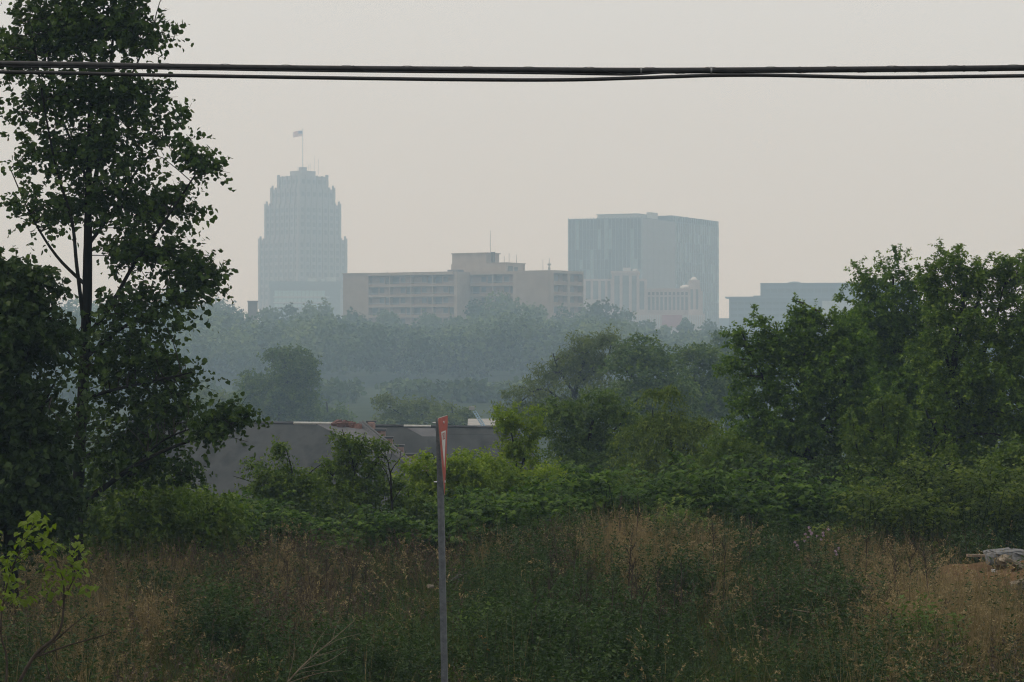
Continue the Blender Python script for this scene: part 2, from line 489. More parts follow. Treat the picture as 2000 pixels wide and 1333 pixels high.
# --- tall cottonwood at the left
tree('cottonwood_tree', 'tall dark cottonwood with one slender trunk at the edge of the field', 'tree', 40.0,
     [(150,1082,26),(152,960,23),(160,800,22),(168,640,20,.1),(171,520,18),(172,420,15),(174,300,11),(178,150,8),(186,-60,5),(190,-170,2)],
     [[(172,420,11),(190,330,10,.2),(207,230,8,.3),(220,80,6,.4),(235,-80,3,.5)],
      [(166,650,9),(150,520,8,-.3),(140,430,7,-.4),(110,330,5,-.5),(85,200,4,-.6),(60,40,2,-.6)],
      [(168,660,11),(215,600,9,-.2),(260,520,7,-.4),(330,420,5,-.5),(402,310,2,-.6)],
      [(165,700,9),(240,640,7,.3),(330,590,5,.5),(425,530,2,.6)],
      [(172,480,8),(215,420,6,.3),(270,330,5,.5),(350,235,2,.6)],
      [(173,360,7),(150,300,6),(110,200,4),(90,80,3),(70,-40,2)],
      [(160,780,8),(230,760,6,-.3),(320,740,4,-.5),(375,728,2,-.6)],
      [(152,1000,12),(220,940,10,-.5),(300,890,7,-.9),(400,850,5,-1.1),(488,812,2,-1.2)],
      [(152,985,7),(210,945,6,.3),(270,910,4,.5)],
      [(155,900,7),(210,870,5,.4),(330,850,2,.8)],
      [(170,560,8),(110,500,6,.2),(60,420,4,.3),(20,330,2,.4)],
      [(165,720,7),(110,660,5,-.2),(60,600,3,-.3)],
      [(207,230,6),(260,140,4),(300,50,2)],
      [(250,930,5,-.6),(320,860,4,-.8),(430,820,2,-1.0)],
      [(150,960,6),(100,920,5),(50,880,3)]],
     [(200,20,85,95),(255,60,42,55),(120,50,45,70),(55,60,45,70),(210,-90,90,60),(80,-90,80,60),(10,130,40,55),
      (225,185,75,60),(290,180,36,42),(130,180,50,55),(60,210,50,50),
      (215,290,70,60),(320,265,38,34),(350,235,20,18),(378,300,34,26,-.5,2),(398,320,20,20,-.6,3),(110,300,55,55),(30,330,28,30),
      (255,390,62,60),(340,400,38,50),(165,400,45,50),(85,400,55,45),(380,425,14,14),
      (290,480,48,50),(225,500,26,50),(385,530,45,34,.5,2),(410,545,26,26,.6,3),(340,500,36,40),
      (270,600,68,55),(350,590,42,34),(395,590,20,18),(210,640,34,40),
      (255,700,72,55),(330,725,44,40),(360,760,18,20),(205,725,34,44),
      (270,800,92,58),(345,790,36,40),(415,825,28,26,-1.1,3),(460,812,26,22,-1.2,4),(395,855,20,20,-1.1,3),(440,835,20,18,-1.1,3),
      (240,890,95,52),(330,880,50,42),(360,930,30,30),(215,850,36,44)],
     3800, .46, 9, .092, T_ROUND, 'cottonwood', droop=.35, up=.6, outw=.55, twigs=520, power=.42, upnorm=.30, spread=1.1, boughs=1150, br=.36, clear=[(440, 650, 24), (860, 1075, 30)])

tree('dense_tree', 'densest darkest tree, cut off by the picture edge beside the slender cottonwood', 'tree', 36.0,
     [(22,1120,28),(20,950,26),(15,800,22),(12,650,16),(15,520,6)],
     [[(20,900,10),(70,820,7),(110,740,3)],[(15,780,9),(60,680,6),(85,600,3)],[(12,680,8),(-40,600,5),(-70,520,2)],[(20,940,9),(80,900,6),(140,880,2)]],
     [(20,545,75,48),(70,560,36,40),(35,640,70,66),(85,650,34,44),(20,740,80,78),(60,820,58,72),(20,900,80,86),(70,920,48,66),(30,1000,84,56),(85,1005,40,40),(-60,700,70,150),(-60,900,80,130)],
     3300, .46, 10, .098, T_ROUND, 'dense', droop=.3, up=.4, outw=.6, twigs=60, power=.35, upnorm=.35)

# --- scrub under the left trees
tree('understory_shrub', 'dark leafy shrub filling the foot of the slender cottonwood', 'shrub', 43.0,
     [(250,1090,8),(245,1020,6),(240,960,3)], [[(246,1030,5),(300,980,3)],[(246,1030,5),(190,980,3)]],
     [(210,985,55,55),(280,960,60,60),(330,1000,55,50),(250,1030,80,40),(180,1030,50,35)],
     900, .45, 8, .105, T_OVAL, 'shrub', up=.4, upnorm=.6)
tree('understory_shrub', 'rounded dark shrub between the cottonwood and the knotweed bank', 'shrub', 44.0,
     [(395,1090,8),(395,1020,6),(392,970,3)], [[(395,1030,5),(430,985,3)],[(395,1040,5),(365,1000,3)]],
     [(385,985,42,45),(430,1010,45,40),(360,1030,45,35),(410,1040,50,30)],
     620, .4, 8, .10, T_OVAL, 'shrub', up=.4, upnorm=.6)

# --- big maples at the right
tree('maple_tree', 'broad maple with finger-like upright shoots, lowest crowned of the big trees', 'tree', 62.0,
     [(1592,1010,26),(1590,930,24),(1585,850,18),(1570,760,12),(1560,660,5)],
     [[(1588,880,12),(1530,800,8),(1480,720,5),(1445,640,2)],[(1587,860,11),(1640,780,8),(1660,680,3)],[(1575,780,8),(1530,700,5),(1515,630,2)],[(1572,770,8),(1610,690,5),(1600,610,2)],[(1590,900,9),(1500,860,6),(1450,800,2)]],
     [(1438,630,14,14,0,2.2),(1462,650,22,22),(1483,615,13,20),(1512,620,18,28),(1530,660,38,36),(1478,690,40,38),(1440,710,20,20),
      (1570,615,17,26,0,2.2),(1605,600,13,22,0,2.2),(1590,650,42,36),(1640,620,16,16),(1650,660,40,36),(1560,720,70,52),(1480,755,48,46),(1640,730,70,56),
      (1450,760,22,24),(1520,820,70,56),(1620,820,74,60),(1480,840,44,44),(1560,890,84,46),(1660,890,60,46),(1500,900,50,40),(1640,690,50,46),(1655,645,34,40),(1690,760,60,60),(1700,840,60,60)],
     7200, .22, 10, .105, T_OVAL, 'maple', plume=(.62, .17), boughs=560, br=.30, up=1.1, outw=.6, twigs=60, power=.20, upnorm=1.1, droop=.30)
tree('maple_tree', 'upright maple with two ragged peaks between its wider neighbours', 'tree', 66.0,
     [(1745,1000,22),(1742,900,20),(1740,780,15),(1742,660,9),(1745,540,3)],
     [[(1741,800,9),(1700,700,6),(1690,600,2)],[(1742,700,8),(1790,620,5),(1800,540,2)],[(1740,840,9),(1790,760,6),(1820,690,2)]],
     [(1690,522,12,16,0,2.2),(1702,548,22,22),(1742,508,13,20,0,2.2),(1750,545,28,30),(1780,530,16,22,0,2.2),(1668,556,12,10,0,2.2),(1680,580,24,22),(1720,600,44,40),(1775,600,40,44),(1690,640,46,40),(1750,670,64,56),(1810,670,40,50),(1710,730,60,56),(1780,760,60,64),(1720,820,60,60)],
     6200, .22, 10, .105, T_OVAL, 'maple', plume=(.64, .18), boughs=480, br=.30, up=1.1, outw=.6, twigs=60, power=.20, upnorm=1.1, droop=.30)
tree('maple_tree', 'tallest broad maple running out of the picture beside the ragged one', 'tree', 57.0,
     [(1862,1030,28),(1858,920,26),(1850,820,20),(1862,720,14),(1880,600,8),(1890,520,3)],
     [[(1852,840,13),(1900,740,9),(1940,640,5),(1960,560,2)],[(1860,740,8),(1835,640,5),(1830,560,2)],[(1856,880,11),(1930,800,8),(1990,720,3)],[(1858,900,8),(1820,830,6),(1800,780,2)],[(1870,660,7),(1910,590,5),(1920,520,2)]],
     [(1812,520,18,24,0,2.2),(1830,545,24,26),(1850,492,22,20,0,2.2),(1872,520,30,30),(1905,500,16,18,0,2.2),(1930,505,14,24,0,2.2),(1925,555,40,40),(1965,505,16,26,0,2.2),(1980,540,36,40),(2010,520,40,50),(1855,580,46,40),(1885,630,64,50),(1960,620,60,50),(2020,650,60,90),(1850,680,60,46),(1930,710,72,56),(1990,760,60,80),(1870,760,56,44),(1940,830,80,70),(1840,810,50,44),(2040,850,70,100),(1900,880,80,56)],
     6800, .21, 10, .100, T_OVAL, 'maple_b', plume=(.58, .16), boughs=560, br=.29, up=1.05, outw=.65, twigs=90, power=.20, upnorm=1.1, droop=.30)
tree('spire_tree', 'small young tree with three pointed spires in front of the maples', 'tree', 53.0,
     [(1735,1010,8),(1733,940,7),(1728,860,4),(1722,775,1.5)],
     [[(1733,930,4),(1752,870,3),(1757,785,1.5)],[(1733,940,4),(1680,890,3),(1666,825,1.5)],[(1734,950,4),(1800,910,3),(1838,860,1.5)]],
     [(1722,790,9,34,0,7),(1757,798,9,34,0,7),(1666,838,9,30,0,6),(1725,850,26,32),(1760,855,24,28),(1740,890,56,34),(1680,895,34,30),(1700,930,64,28),(1838,876,13,24,0,2.2),(1800,920,46,28),(1765,930,50,30)],
     1300, .18, 9, .075, T_OVAL, 'shrub', up=1.5, outw=.4, droop=.15, plume=(.45, .11), boughs=130)

# --- middle distance
tree('locust_tree', 'pale green flat-layered tree spreading sideways in the haze', 'tree', 150.0,
     [(1120,860,14),(1118,800,12),(1130,740,8),(1150,680,3)],
     [[(1118,800,6),(1060,760,4),(1010,790,2)],[(1122,770,6),(1090,720,4),(1080,690,2)],[(1128,750,5),(1180,710,3),(1195,670,1.5)],[(1118,810,5),(1180,790,4),(1220,760,2)]],
     [(1190,660,22,12,0,2.2),(1140,662,20,10,0,2.2),(1170,680,44,20),(1120,700,44,18),(1085,722,40,14),(1160,715,56,22),(1050,752,44,14),(1110,750,50,18),(1030,778,44,12),(1000,806,34,9),(1180,755,56,26),(1080,790,60,18),(1150,800,70,24),(990,818,20,7),(1060,815,50,14)],
     2600, .70, 8, .26, T_LANCE, 'locust', up=.25, outw=.9, droop=.1, upnorm=1.6, power=.3, twigs=60)
tree('broad_tree', 'rounded darker tree touching the flat-layered one', 'tree', 140.0,
     [(1270,880,14),(1268,800,12),(1265,740,8),(1262,690,3)], [[(1268,790,7),(1320,740,4)],[(1266,770,6),(1220,720,4)]],
     [(1262,668,26,18),(1240,695,40,30),(1290,690,32,26),(1220,720,26,26),(1270,735,60,36),(1240,775,56,36),(1310,770,44,36),(1275,810,80,34)],
     1900, .65, 8, .24, T_OVAL, 'mid', up=.8, outw=.7, upnorm=.8)
tree('broad_tree', 'hazy tree with three low humps beside the big maples', 'tree', 158.0,
     [(1362,880,12),(1360,800,10),(1358,750,7),(1355,700,3)], [[(1360,790,6),(1400,740,4)],[(1360,780,6),(1325,730,4)]],
     [(1330,698,20,22),(1356,690,20,24),(1388,700,24,24),(1345,730,44,32),(1395,735,34,34),(1360,775,66,40),(1400,790,44,46),(1340,820,60,34),(1425,760,30,40)],
     1700, .70, 8, .26, T_OVAL, 'mid', up=.8, outw=.7, upnorm=.8)
tree('slim_tree', 'faint tree half hidden behind the finger-shooted maple', 'tree', 200.0,
     [(1420,870,10),(1420,780,8),(1418,700,5),(1418,650,2)], [[(1420,740,4),(1440,690,2)]],
     [(1418,655,18,16),(1412,685,18,18),(1432,700,26,30),(1415,740,30,30),(1430,790,40,40)],
     800, .8, 8, .30, T_OVAL, 'mid', up=.7, outw=.7)
tree('far_tree', 'lone full tree in the haze above the grey slate roof', 'tree', 205.0,
     [(548,868,12),(548,800,11),(552,740,8),(562,690,3)], [[(549,780,6),(515,750,3)],[(551,760,6),(590,710,3)],[(550,740,5),(560,690,2)]],
     [(562,690,28,16),(592,695,16,20),(540,702,26,22),(560,720,46,34),(598,725,14,34),(585,755,26,36),(492,742,20,20),(505,765,34,30),(540,770,54,38),(580,790,34,34),(520,805,56,28),(565,820,50,30)],
     3000, .60, 9, .27, T_OVAL, 'mid', up=.7, outw=.7, power=.26, boughs=260, br=.5)
tree('far_shrub', 'small hazy bush at the side of the lone full tree', 'shrub', 225.0,
     [(640,860,5),(640,810,4),(638,785,2)], [[(640,820,3),(660,795,1.5)]],
     [(626,790,22,18),(650,802,26,16),(672,806,14,14),(640,820,44,16)],
     420, .8, 7, .30, T_OVAL, 'mid', up=.6, outw=.7)
tree('far_shrub', 'pale green rounded bushes behind the roof beside the sign top', 'shrub', 180.0,
     [(800,870,6),(800,820,5),(800,785,2)], [[(800,820,3),(760,795,2)],[(800,820,3),(850,800,2)]],
     [(757,785,18,16),(765,806,30,18),(800,782,22,16),(808,800,36,22),(840,800,22,16),(790,822,60,16)],
     800, .7, 8, .24, T_OVAL, 'locust', up=.6, outw=.7)
tree('far_shrub', 'low spreading bush behind the roof under the pale blue boom', 'shrub', 172.0,
     [(885,866,5),(885,820,4),(882,795,2)], [[(885,825,3),(910,805,1.5)]],
     [(872,805,22,15),(898,806,22,16),(880,822,46,14),(915,815,14,12)],
     520, .65, 8, .23, T_OVAL, 'locust', up=.6, outw=.7)
tree('far_shrub', 'thin grey green scrub peeping past the cottonwood crown', 'shrub', 215.0,
     [(415,868,5),(415,815,4),(412,775,2)], [[(415,810,3),(440,780,1.5)],[(415,820,3),(385,780,1.5)]],
     [(385,768,22,14),(412,772,22,14),(445,778,26,16),(400,795,46,18),(450,800,36,18)],
     620, .8, 7, .28, T_OVAL, 'locust', up=.6, outw=.7)

# --- nearer belt behind the knotweed
tree('broad_tree', 'dark green bushy tree with a pointed top behind the knotweed', 'tree', 76.0,
     [(1150,990,12),(1150,920,10),(1152,850,7),(1166,795,2)], [[(1150,900,5),(1110,840,3),(1085,790,1.5)],[(1151,880,5),(1210,830,3),(1225,790,1.5)]],
     [(1172,772,20,20),(1160,790,22,16),(1090,795,28,20),(1118,800,36,26),(1215,795,28,20),(1165,820,50,32),(1105,835,44,34),(1215,835,40,36),(1150,870,74,40),(1120,915,66,36),(1190,920,66,40)],
     1700, .48, 13, .115, T_OVAL, 'mid', boughs=170, br=.34, up=.55, outw=.8, upnorm=.9, droop=.35, power=.24)
tree('drooping_tree', 'drooping olive green tree with hanging sprays and two tall tips', 'tree', 70.0,
     [(1312,1000,11),(1312,930,9),(1310,850,6),(1312,800,1.5)], [[(1312,880,4),(1280,830,3),(1274,800,1.2)],[(1312,900,4),(1360,850,3),(1390,830,1.2)],[(1312,920,4),(1250,880,3),(1225,860,1.2)]],
     [(1312,766,9,24,0,6),(1275,766,8,18,0,6),(1318,812,24,30),(1280,815,22,30),(1350,815,22,22),(1250,840,26,30),(1315,850,48,40),(1370,845,30,34),(1230,870,22,34),(1280,890,50,40),(1350,895,48,40),(1395,880,20,34),(1255,925,40,34),(1320,930,60,34)],
     1900, .60, 12, .115, T_LANCE, 'droop', up=.15, outw=.55, droop=.9, upnorm=.3, power=.2)
tree('young_tree', 'bright green young tree with two upright tips beside the dark bushy tree', 'tree', 58.0,
     [(1012,1010,7),(1012,950,6),(1005,880,4),(996,835,1.5)], [[(1012,930,4),(1032,870,3),(1036,835,1.2)],[(1012,950,3),(1060,920,2)],[(1012,950,3),(970,920,2)]],
     [(990,812,11,28,0,3),(1036,812,10,26,0,3),(1000,858,18,28),(1030,862,18,26),(1012,900,34,32),(975,925,34,28),(1055,925,36,30),(1010,950,64,28),(1085,905,14,20)],
     1500, .18, 9, .082, T_OVAL, 'young', up=1.3, outw=.4, droop=.15, plume=(.42, .12), boughs=150)
tree('bright_shrub', 'bright green bush right behind the sign post', 'shrub', 55.0,
     [(868,1030,6),(868,960,5),(866,900,2)], [[(868,970,3),(830,920,2)],[(868,970,3),(910,930,2)],[(868,960,3),(845,885,1.2)]],
     [(838,884,14,18),(868,905,30,26),(825,915,30,28),(905,915,28,24),(930,890,16,16),(860,945,66,28),(800,945,26,26),(925,945,40,26),(860,975,76,22)],
     1150, .36, 9, .095, T_OVAL, 'young', up=.7, outw=.7, droop=.2)
tree('bright_shrub', 'rounded fresh green bush joining the sign post bush and the twin-tipped young tree', 'shrub', 56.5,
     [(950,1030,6),(950,970,5),(948,910,2)], [[(950,975,3),(920,930,2)],[(950,975,3),(985,930,2)]],
     [(930,905,30,24),(965,920,34,28),(920,945,40,28),(975,955,46,28),(1050,935,40,30),(1085,950,34,26),(945,980,70,24)],
     1300, .34, 9, .09, T_OVAL, 'young', up=.7, outw=.7, droop=.2)
tree('bright_shrub', 'low yellow green bush left of the leafless sapling roots', 'shrub', 52.0,
     [(800,1040,5),(800,1000,4),(798,960,2)], [[(800,1000,3),(770,970,2)]],
     [(790,960,24,22),(825,985,36,24),(785,1000,40,24),(850,1005,36,22)],
     420, .32, 8, .095, T_OVAL, 'shrub', up=.6, outw=.7)
tree('thin_shrub', 'thin shrub with one curved tip against the grey roof', 'shrub', 54.0,
     [(580,1040,6),(578,980,5),(570,920,3),(556,868,1)], [[(578,970,3),(520,915,2),(478,905,1)],[(578,980,3),(500,945,2),(455,930,1)],[(576,960,3),(610,920,2),(640,900,1)]],
     [(557,880,10,18,0,2.2),(566,905,14,18),(500,908,22,12),(530,920,28,18),(575,930,32,24),(615,915,22,16),(480,938,22,12),(530,950,46,22),(600,955,46,26),(555,985,66,24),(610,1000,50,26)],
     1400, .30, 9, .088, T_OVAL, 'shrub', up=.5, outw=.7, power=.4, boughs=110, br=.26, twigs=50)
tree('thin_shrub', 'tall airy sapling in front of the ruined brick parapet', 'shrub', 52.0,
     [(700,1050,7),(698,980,6),(690,910,4),(668,838,1.2)], [[(697,960,4),(735,905,3),(748,862,1)],[(692,920,3),(705,880,2),(712,845,1)],[(698,970,3),(650,930,2),(628,905,1)],[(698,990,3),(740,950,2),(752,930,1)]],
     [(663,846,14,14),(684,860,16,14),(708,862,16,16),(690,885,26,18),(744,872,10,18,0,2.2),(733,898,16,18),(660,905,30,18),(640,915,20,12),(705,920,34,22),(745,935,16,16),(665,945,40,24),(715,960,40,26),(680,985,56,26)],
     900, .30, 9, .085, T_OVAL, 'shrub', up=.4, outw=.7, power=.45, twigs=90, boughs=85, br=.25)
tree('speckled_bush', 'loose bush with pale leaf tips between the drooping tree and the maples', 'shrub', 60.0,
     [(1440,1030,6),(1440,960,5),(1438,890,2)], [[(1440,960,3),(1410,900,2)],[(1440,960,3),(1475,910,2)]],
     [(1420,868,30,30),(1455,880,30,28),(1410,905,34,32),(1460,925,44,30),(1425,950,60,26)],
     900, .38, 8, .10, T_OVAL, 'shrub', up=.6, outw=.7, power=.4)
tree('roadside_bush', 'pale leaved bush at the picture edge under the tallest maple', 'shrub', 50.0,
     [(1985,1040,6),(1985,960,5),(1985,890,2)], [[(1985,950,3),(1960,900,2)]],
     [(1985,885,26,26),(1960,915,34,26),(2020,910,44,40),(1985,945,60,28)],
     620, .36, 8, .10, T_OVAL, 'shrub', up=.6, outw=.7)

tree('understory_tree', 'deeply shaded small tree between the trunks of the big maples', 'tree', 68.0,
     [(1810,1010,8),(1808,940,6),(1806,850,3)], [[(1808,930,4),(1860,860,2)],[(1808,930,4),(1750,860,2)]],
     [(1800,840,60,46),(1860,850,56,50),(1740,860,50,50),(1800,900,80,50),(1880,910,70,46),(1720,920,60,40)],
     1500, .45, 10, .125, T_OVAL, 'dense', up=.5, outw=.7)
for lab, Yd, x0, n_ in (('shaded understory shrub beneath the finger-shooted maple', 56.0, 1500, 900), ('shaded understory shrub beneath the ragged maple', 55.0, 1650, 900),
                       ('shaded understory shrub beneath the tallest maple', 52.5, 1800, 900), ('shaded understory shrub running out of the picture behind the vines', 52.0, 1950, 800)):
    tree('understory_shrub', lab, 'shrub', Yd, [(x0, 1060, 8), (x0, 1000, 6), (x0 - 4, 940, 3)], [[(x0, 1000, 4), (x0 + 50, 950, 2)], [(x0, 1000, 4), (x0 - 50, 955, 2)]],
         [(x0 - 60, 945, 50, 40), (x0, 930, 56, 40), (x0 + 60, 945, 50, 40), (x0 - 30, 985, 70, 40), (x0 + 40, 990, 70, 40)],
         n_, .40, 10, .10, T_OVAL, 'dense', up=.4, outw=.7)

def bare_tree():
    Y = 51.0
    base = P(766, 1095, Y); base[2] = gz(base[0], base[1]) - .1
    e = empty('bare_tree', base)
    tag(e, 'leafless dark little tree with a forked top before the roof edge', 'tree')
    V, F = tube(px_path([(768,1095,6),(766,1000,5),(764,960,4.5),(763,930,3.5),(760,915,3)], Y), 7)
    mobj('trunk', V, F, M['bark'], e, base, True)
    for pts in ([(760,918,2.6),(757,900,2.2),(748,888,1.6),(742,880,.8)], [(762,925,2.4),(770,910,2),(780,898,1.5),(783,880,.8)],
                [(765,960,2.6),(755,925,2),(742,908,1.5),(728,902,.8)], [(757,902,1.4),(763,895,1.1),(765,886,.6)], [(748,912,1.2),(750,903,.9),(752,895,.5)],
                [(782,895,1.1),(790,888,.7),(793,880,.4)], [(765,985,2.0),(780,960,1.4),(792,948,.7)]):
        V, F = tube(px_path(pts, Y), 5)
        mobj('limb', V, F, M['bark'], e, base, True)
bare_tree()

# ------------------------------------------------------------------ wooded hillside
def crown_cloud(cx, cy, base, h, r, n, size):
    """one far tree crown: lobed cloud of leaf clumps; returns leaf arrays"""
    k = 7
    a = rng.uniform(0, 6.28, k)
    rad = r*rng.uniform(.15, .62, k)
    L = np.zeros((k+1, 7))
    L[:k, 0] = cx + rad*np.cos(a); L[:k, 1] = cy + rad*np.sin(a)
    L[:k, 2] = base + h*rng.uniform(.35, .80, k)
    s = r*rng.uniform(.38, .60, k)
    L[:k, 3] = s; L[:k, 4] = s; L[:k, 5] = np.minimum(s*.85, (base + h - L[:k, 2])*.95 + .3); L[:k, 6] = 1
    L[k] = (cx, cy, base + h*.55, r*.7, r*.7, h*.36, 1)
    pos, ow, _ = lobe_points(L, n, .2)
    D = rng.normal(size=(n, 3)); N = ow + np.array((0, 0, .7)) + rng.normal(0, .4, (n, 3))
    return pos, D, N, size*rng.uniform(.6, 1.3, n), np.full(n, rng.random())

def skyline_y(px):
    xs = [-200, 330, 380, 430, 470, 500, 560, 605, 650, 690, 760, 860, 900, 930, 965, 1010, 1045, 1070, 1110, 1150, 1185, 1230, 1262, 1300, 1340, 1400, 1440, 2300]
    ys = [570, 560, 575, 574, 600, 604, 602, 588, 592, 610, 615, 620, 612, 590, 582, 580, 592, 606, 600, 592, 592, 610, 630, 642, 630, 632, 640, 650]
    return np.interp(px, xs, ys)

def woodland():
    parts = []
    for mat, share in (('hill', .68), ('hill_b', .32)):
        parts.append((mat, share, []))
    n_tree = 760
    xs, ys = [], []
    for Y in np.concatenate([np.linspace(330*FAR, 440*FAR, 8), np.linspace(445*FAR, 606*FAR, 24)]):
        w = Y*.2217*1.35 + 30
        m = int(2*w/(9.5*FAR))
        xs.append(np.linspace(-w, w, m) + rng.normal(0, 2.6*FAR, m)); ys.append(Y + rng.normal(0, 2.8*FAR, m))
    xs = np.concatenate(xs); ys = np.concatenate(ys)
    for x, y in zip(xs, ys):
        g = float(gz(x, y))
        top_px = skyline_y(1000 + x*FPX/y) + 18
        lim = EYE - (top_px - 666.5)*y/FPX - g          # never rise above the ridge line of the photo
        if y < 442*FAR:                                     # the valley wood stays lower than the slope behind it
            lim = min(lim, EYE - (748 - 666.5)*y/FPX - g)
        h = min(rng.uniform(8.0, 17.0)*FAR, lim)
        if h < 4: continue
        r = rng.uniform(4.2, 6.6)*FAR
        q = parts[0 if rng.random() < .68 else 1]
        q[2].append(crown_cloud(x, y, g, h, r, 330, .95*FAR))
    for mat, _, lst in parts:
        Pn, D, N, S, tn = (np.concatenate([c[i] for c in lst]) for i in range(5))
        V, F = leaves(Pn, D, N, S, T_CLUMP)
        o = mobj('hillside_woodland', V, F, M[mat], tint=np.repeat(tn, len(T_CLUMP[0])))
        tag(o, 'hazy grey green wood covering the whole slope below the city' if mat == 'hill' else 'paler tree crowns scattered through the hazy hillside wood', 'wood', kind='stuff')
woodland()

RIDGE = [  # px, top py, radius px, distance, what it stands before
    (345, 560, 44, 600, 'ridge tree rising highest behind the cottonwood crown'),
    (425, 575, 34, 602, 'rounded ridge tree in the gap between cottonwood and brown chimney block'),
    (462, 596, 22, 606, 'small ridge tree just before the brown chimney block'),
    (528, 604, 26, 600, 'low ridge tree at the tower foot beside the chimney block'),
    (560, 594, 22, 596, 'dark rounded ridge tree in front of the teal glazed podium'),
    (605, 588, 20, 598, 'bushy ridge tree before the middle of the teal glazed podium'),
    (635, 586, 24, 604, 'spreading ridge tree where podium and beige apartments meet'),
    (690, 606, 30, 598, 'ridge tree before the blank end wall of the beige apartments'),
    (760, 612, 34, 596, 'ridge tree under the first balcony bays of the beige apartments'),
    (830, 616, 32, 598, 'ridge tree under the last balcony bay before the light pier'),
    (885, 620, 22, 594, 'low ridge tree at the foot of the light pier'),
    (935, 592, 30, 590, 'tall ridge tree beside the light pier of the beige apartments'),
    (990, 580, 44, 586, 'tallest ridge tree, in front of the beige apartments'),
    (1050, 596, 28, 592, 'ridge tree before the second blank wall of the beige apartments'),
    (1100, 602, 26, 596, 'ridge tree under the end balconies of the beige apartments'),
    (1145, 592, 24, 600, 'ridge tree between beige apartments and pale columned building'),
    (1185, 590, 28, 596, 'rounded ridge tree before the pale columned building'),
    (1225, 606, 24, 598, 'ridge tree sloping down before the white striped base'),
    (1265, 630, 22, 596, 'low ridge tree before the white striped base'),
    (1340, 628, 22, 600, 'ridge tree just past the dull red panel'),
    (1385, 630, 22, 602, 'ridge tree at the foot of the blue glass block'),
    (1300, 640, 18, 598, 'lowest ridge tree under the dull red panel')]
def ridge_trees():
    for i, (px, py, rp, Y, lab) in enumerate(RIDGE):
        Y = Y*FAR
        top = P(px, py - 9, Y); g = float(gz(top[0], Y))
        h = top[2] - g; r = rp*Y/FPX*1.05
        base = np.array((top[0], Y, g))
        e = empty('ridge_tree', base)
        tag(e, 'hazy ' + lab, 'tree', 'trees along the ridge below the city')
        V, F = tube(smooth_path([(*base - (0, 0, .2), .32), (*(base + (0.2, 0, h*.4)), .25), (*(base + (0, 0, h*.8)), .1)]), 6)
        mobj('trunk', V, F, M['bark'], e, base)
        cl = crown_cloud(top[0], Y, g + h*.1, h*.92, r, int(260 + r*r*14), .72*FAR)
        V, F = leaves(*cl[:4], T_CLUMP)
        mobj('crown', V, F, M['hill' if i % 3 else 'hill_b'], e, base, tint=np.repeat(cl[4], len(T_CLUMP[0])))
ridge_trees()

# ------------------------------------------------------------------ city buildings
def glass_mat(name, c1, c2, scale=.35, rough=.25):
    m = surf_mat(name, c1, c2, scale, rough, 2, spec=.5)
    return m
M['granite'] = surf_mat('pinkish limestone', (.15,.135,.145), (.20,.18,.19), .25, .9)
M['granite_dark'] = surf_mat('dark spandrel stone', (.10,.10,.115), (.15,.15,.165), .4, .9)  # stone of a darker colour
M['tower_glass'] = glass_mat('tower window', (.03,.04,.055), (.06,.07,.09))
M['beige'] = surf_mat('beige render', (.225,.185,.148), (.285,.238,.194), .35, .9, 6)
M['beige_light'] = surf_mat('pale beige concrete', (.265,.218,.175), (.33,.28,.23), .5, .9, 6)
M['beige_dark'] = surf_mat('tan brick infill', (.22,.165,.125), (.30,.225,.175), .8, .9, 6)
M['apt_glass'] = glass_mat('balcony door glass', (.04,.055,.065), (.11,.13,.14))
M['curtain_glass'] = glass_mat('blue curtain wall', (.018,.042,.066), (.036,.066,.092))
M['curtain_glass_pale'] = glass_mat('pale curtain wall pane', (.11,.18,.20), (.17,.25,.27))
M['curtain_grey'] = surf_mat('grey cladding', (.17,.175,.185), (.22,.225,.235), .3, .6)
M['mullion'] = surf_mat('steel mullion', (.16,.20,.215), (.22,.26,.275), 1, .5)
M['deco'] = surf_mat('pale pink terracotta', (.36,.30,.285), (.45,.385,.365), .4, .9)
M['deco_glass'] = glass_mat('bluish slot window', (.10,.13,.145), (.16,.19,.205))
M['red_panel'] = surf_mat('dull red panel', (.24,.085,.10), (.30,.11,.125), .5, .8)
M['white_strip'] = surf_mat('white strip', (.40,.40,.40), (.48,.48,.48), .5, .8)
M['blue_clad'] = surf_mat('blue grey cladding', (.045,.070,.105), (.07,.10,.14), .2, .6)
M['blue_clad_b'] = surf_mat('slate blue band', (.08,.11,.15), (.11,.14,.18), .2, .6)
M['teal'] = glass_mat('teal glazing band', (.22,.33,.34), (.30,.42,.43))
M['podium'] = surf_mat('dark podium cladding', (.085,.12,.145), (.12,.155,.18), .3, .6)
M['plant_room'] = surf_mat('plant room metal', (.30,.32,.32), (.38,.40,.40), .6, .6)
M['pipe'] = surf_mat('dark flue pipe', (.05,.05,.05), (.09,.085,.08), 3, .7)
M['brown_block'] = surf_mat('brown brick', (.10,.08,.07), (.15,.12,.10), 1, .9)

def building(name, label, px, Y, a_deg, group=None):
    b = P(px, 666.5, Y*FAR)
    g = float(gz(b[0], Y*FAR)) - .5
    e = empty(name, (b[0], Y*FAR, g), radians(a_deg))
    e.scale = (FAR, FAR, FAR)
    tag(e, label, 'building', group)
    return e, g
def zof(py, Y, g):          # height above the building's base
    return (EYE - (py - 666.5)*Y*FAR/FPX - g)/FAR

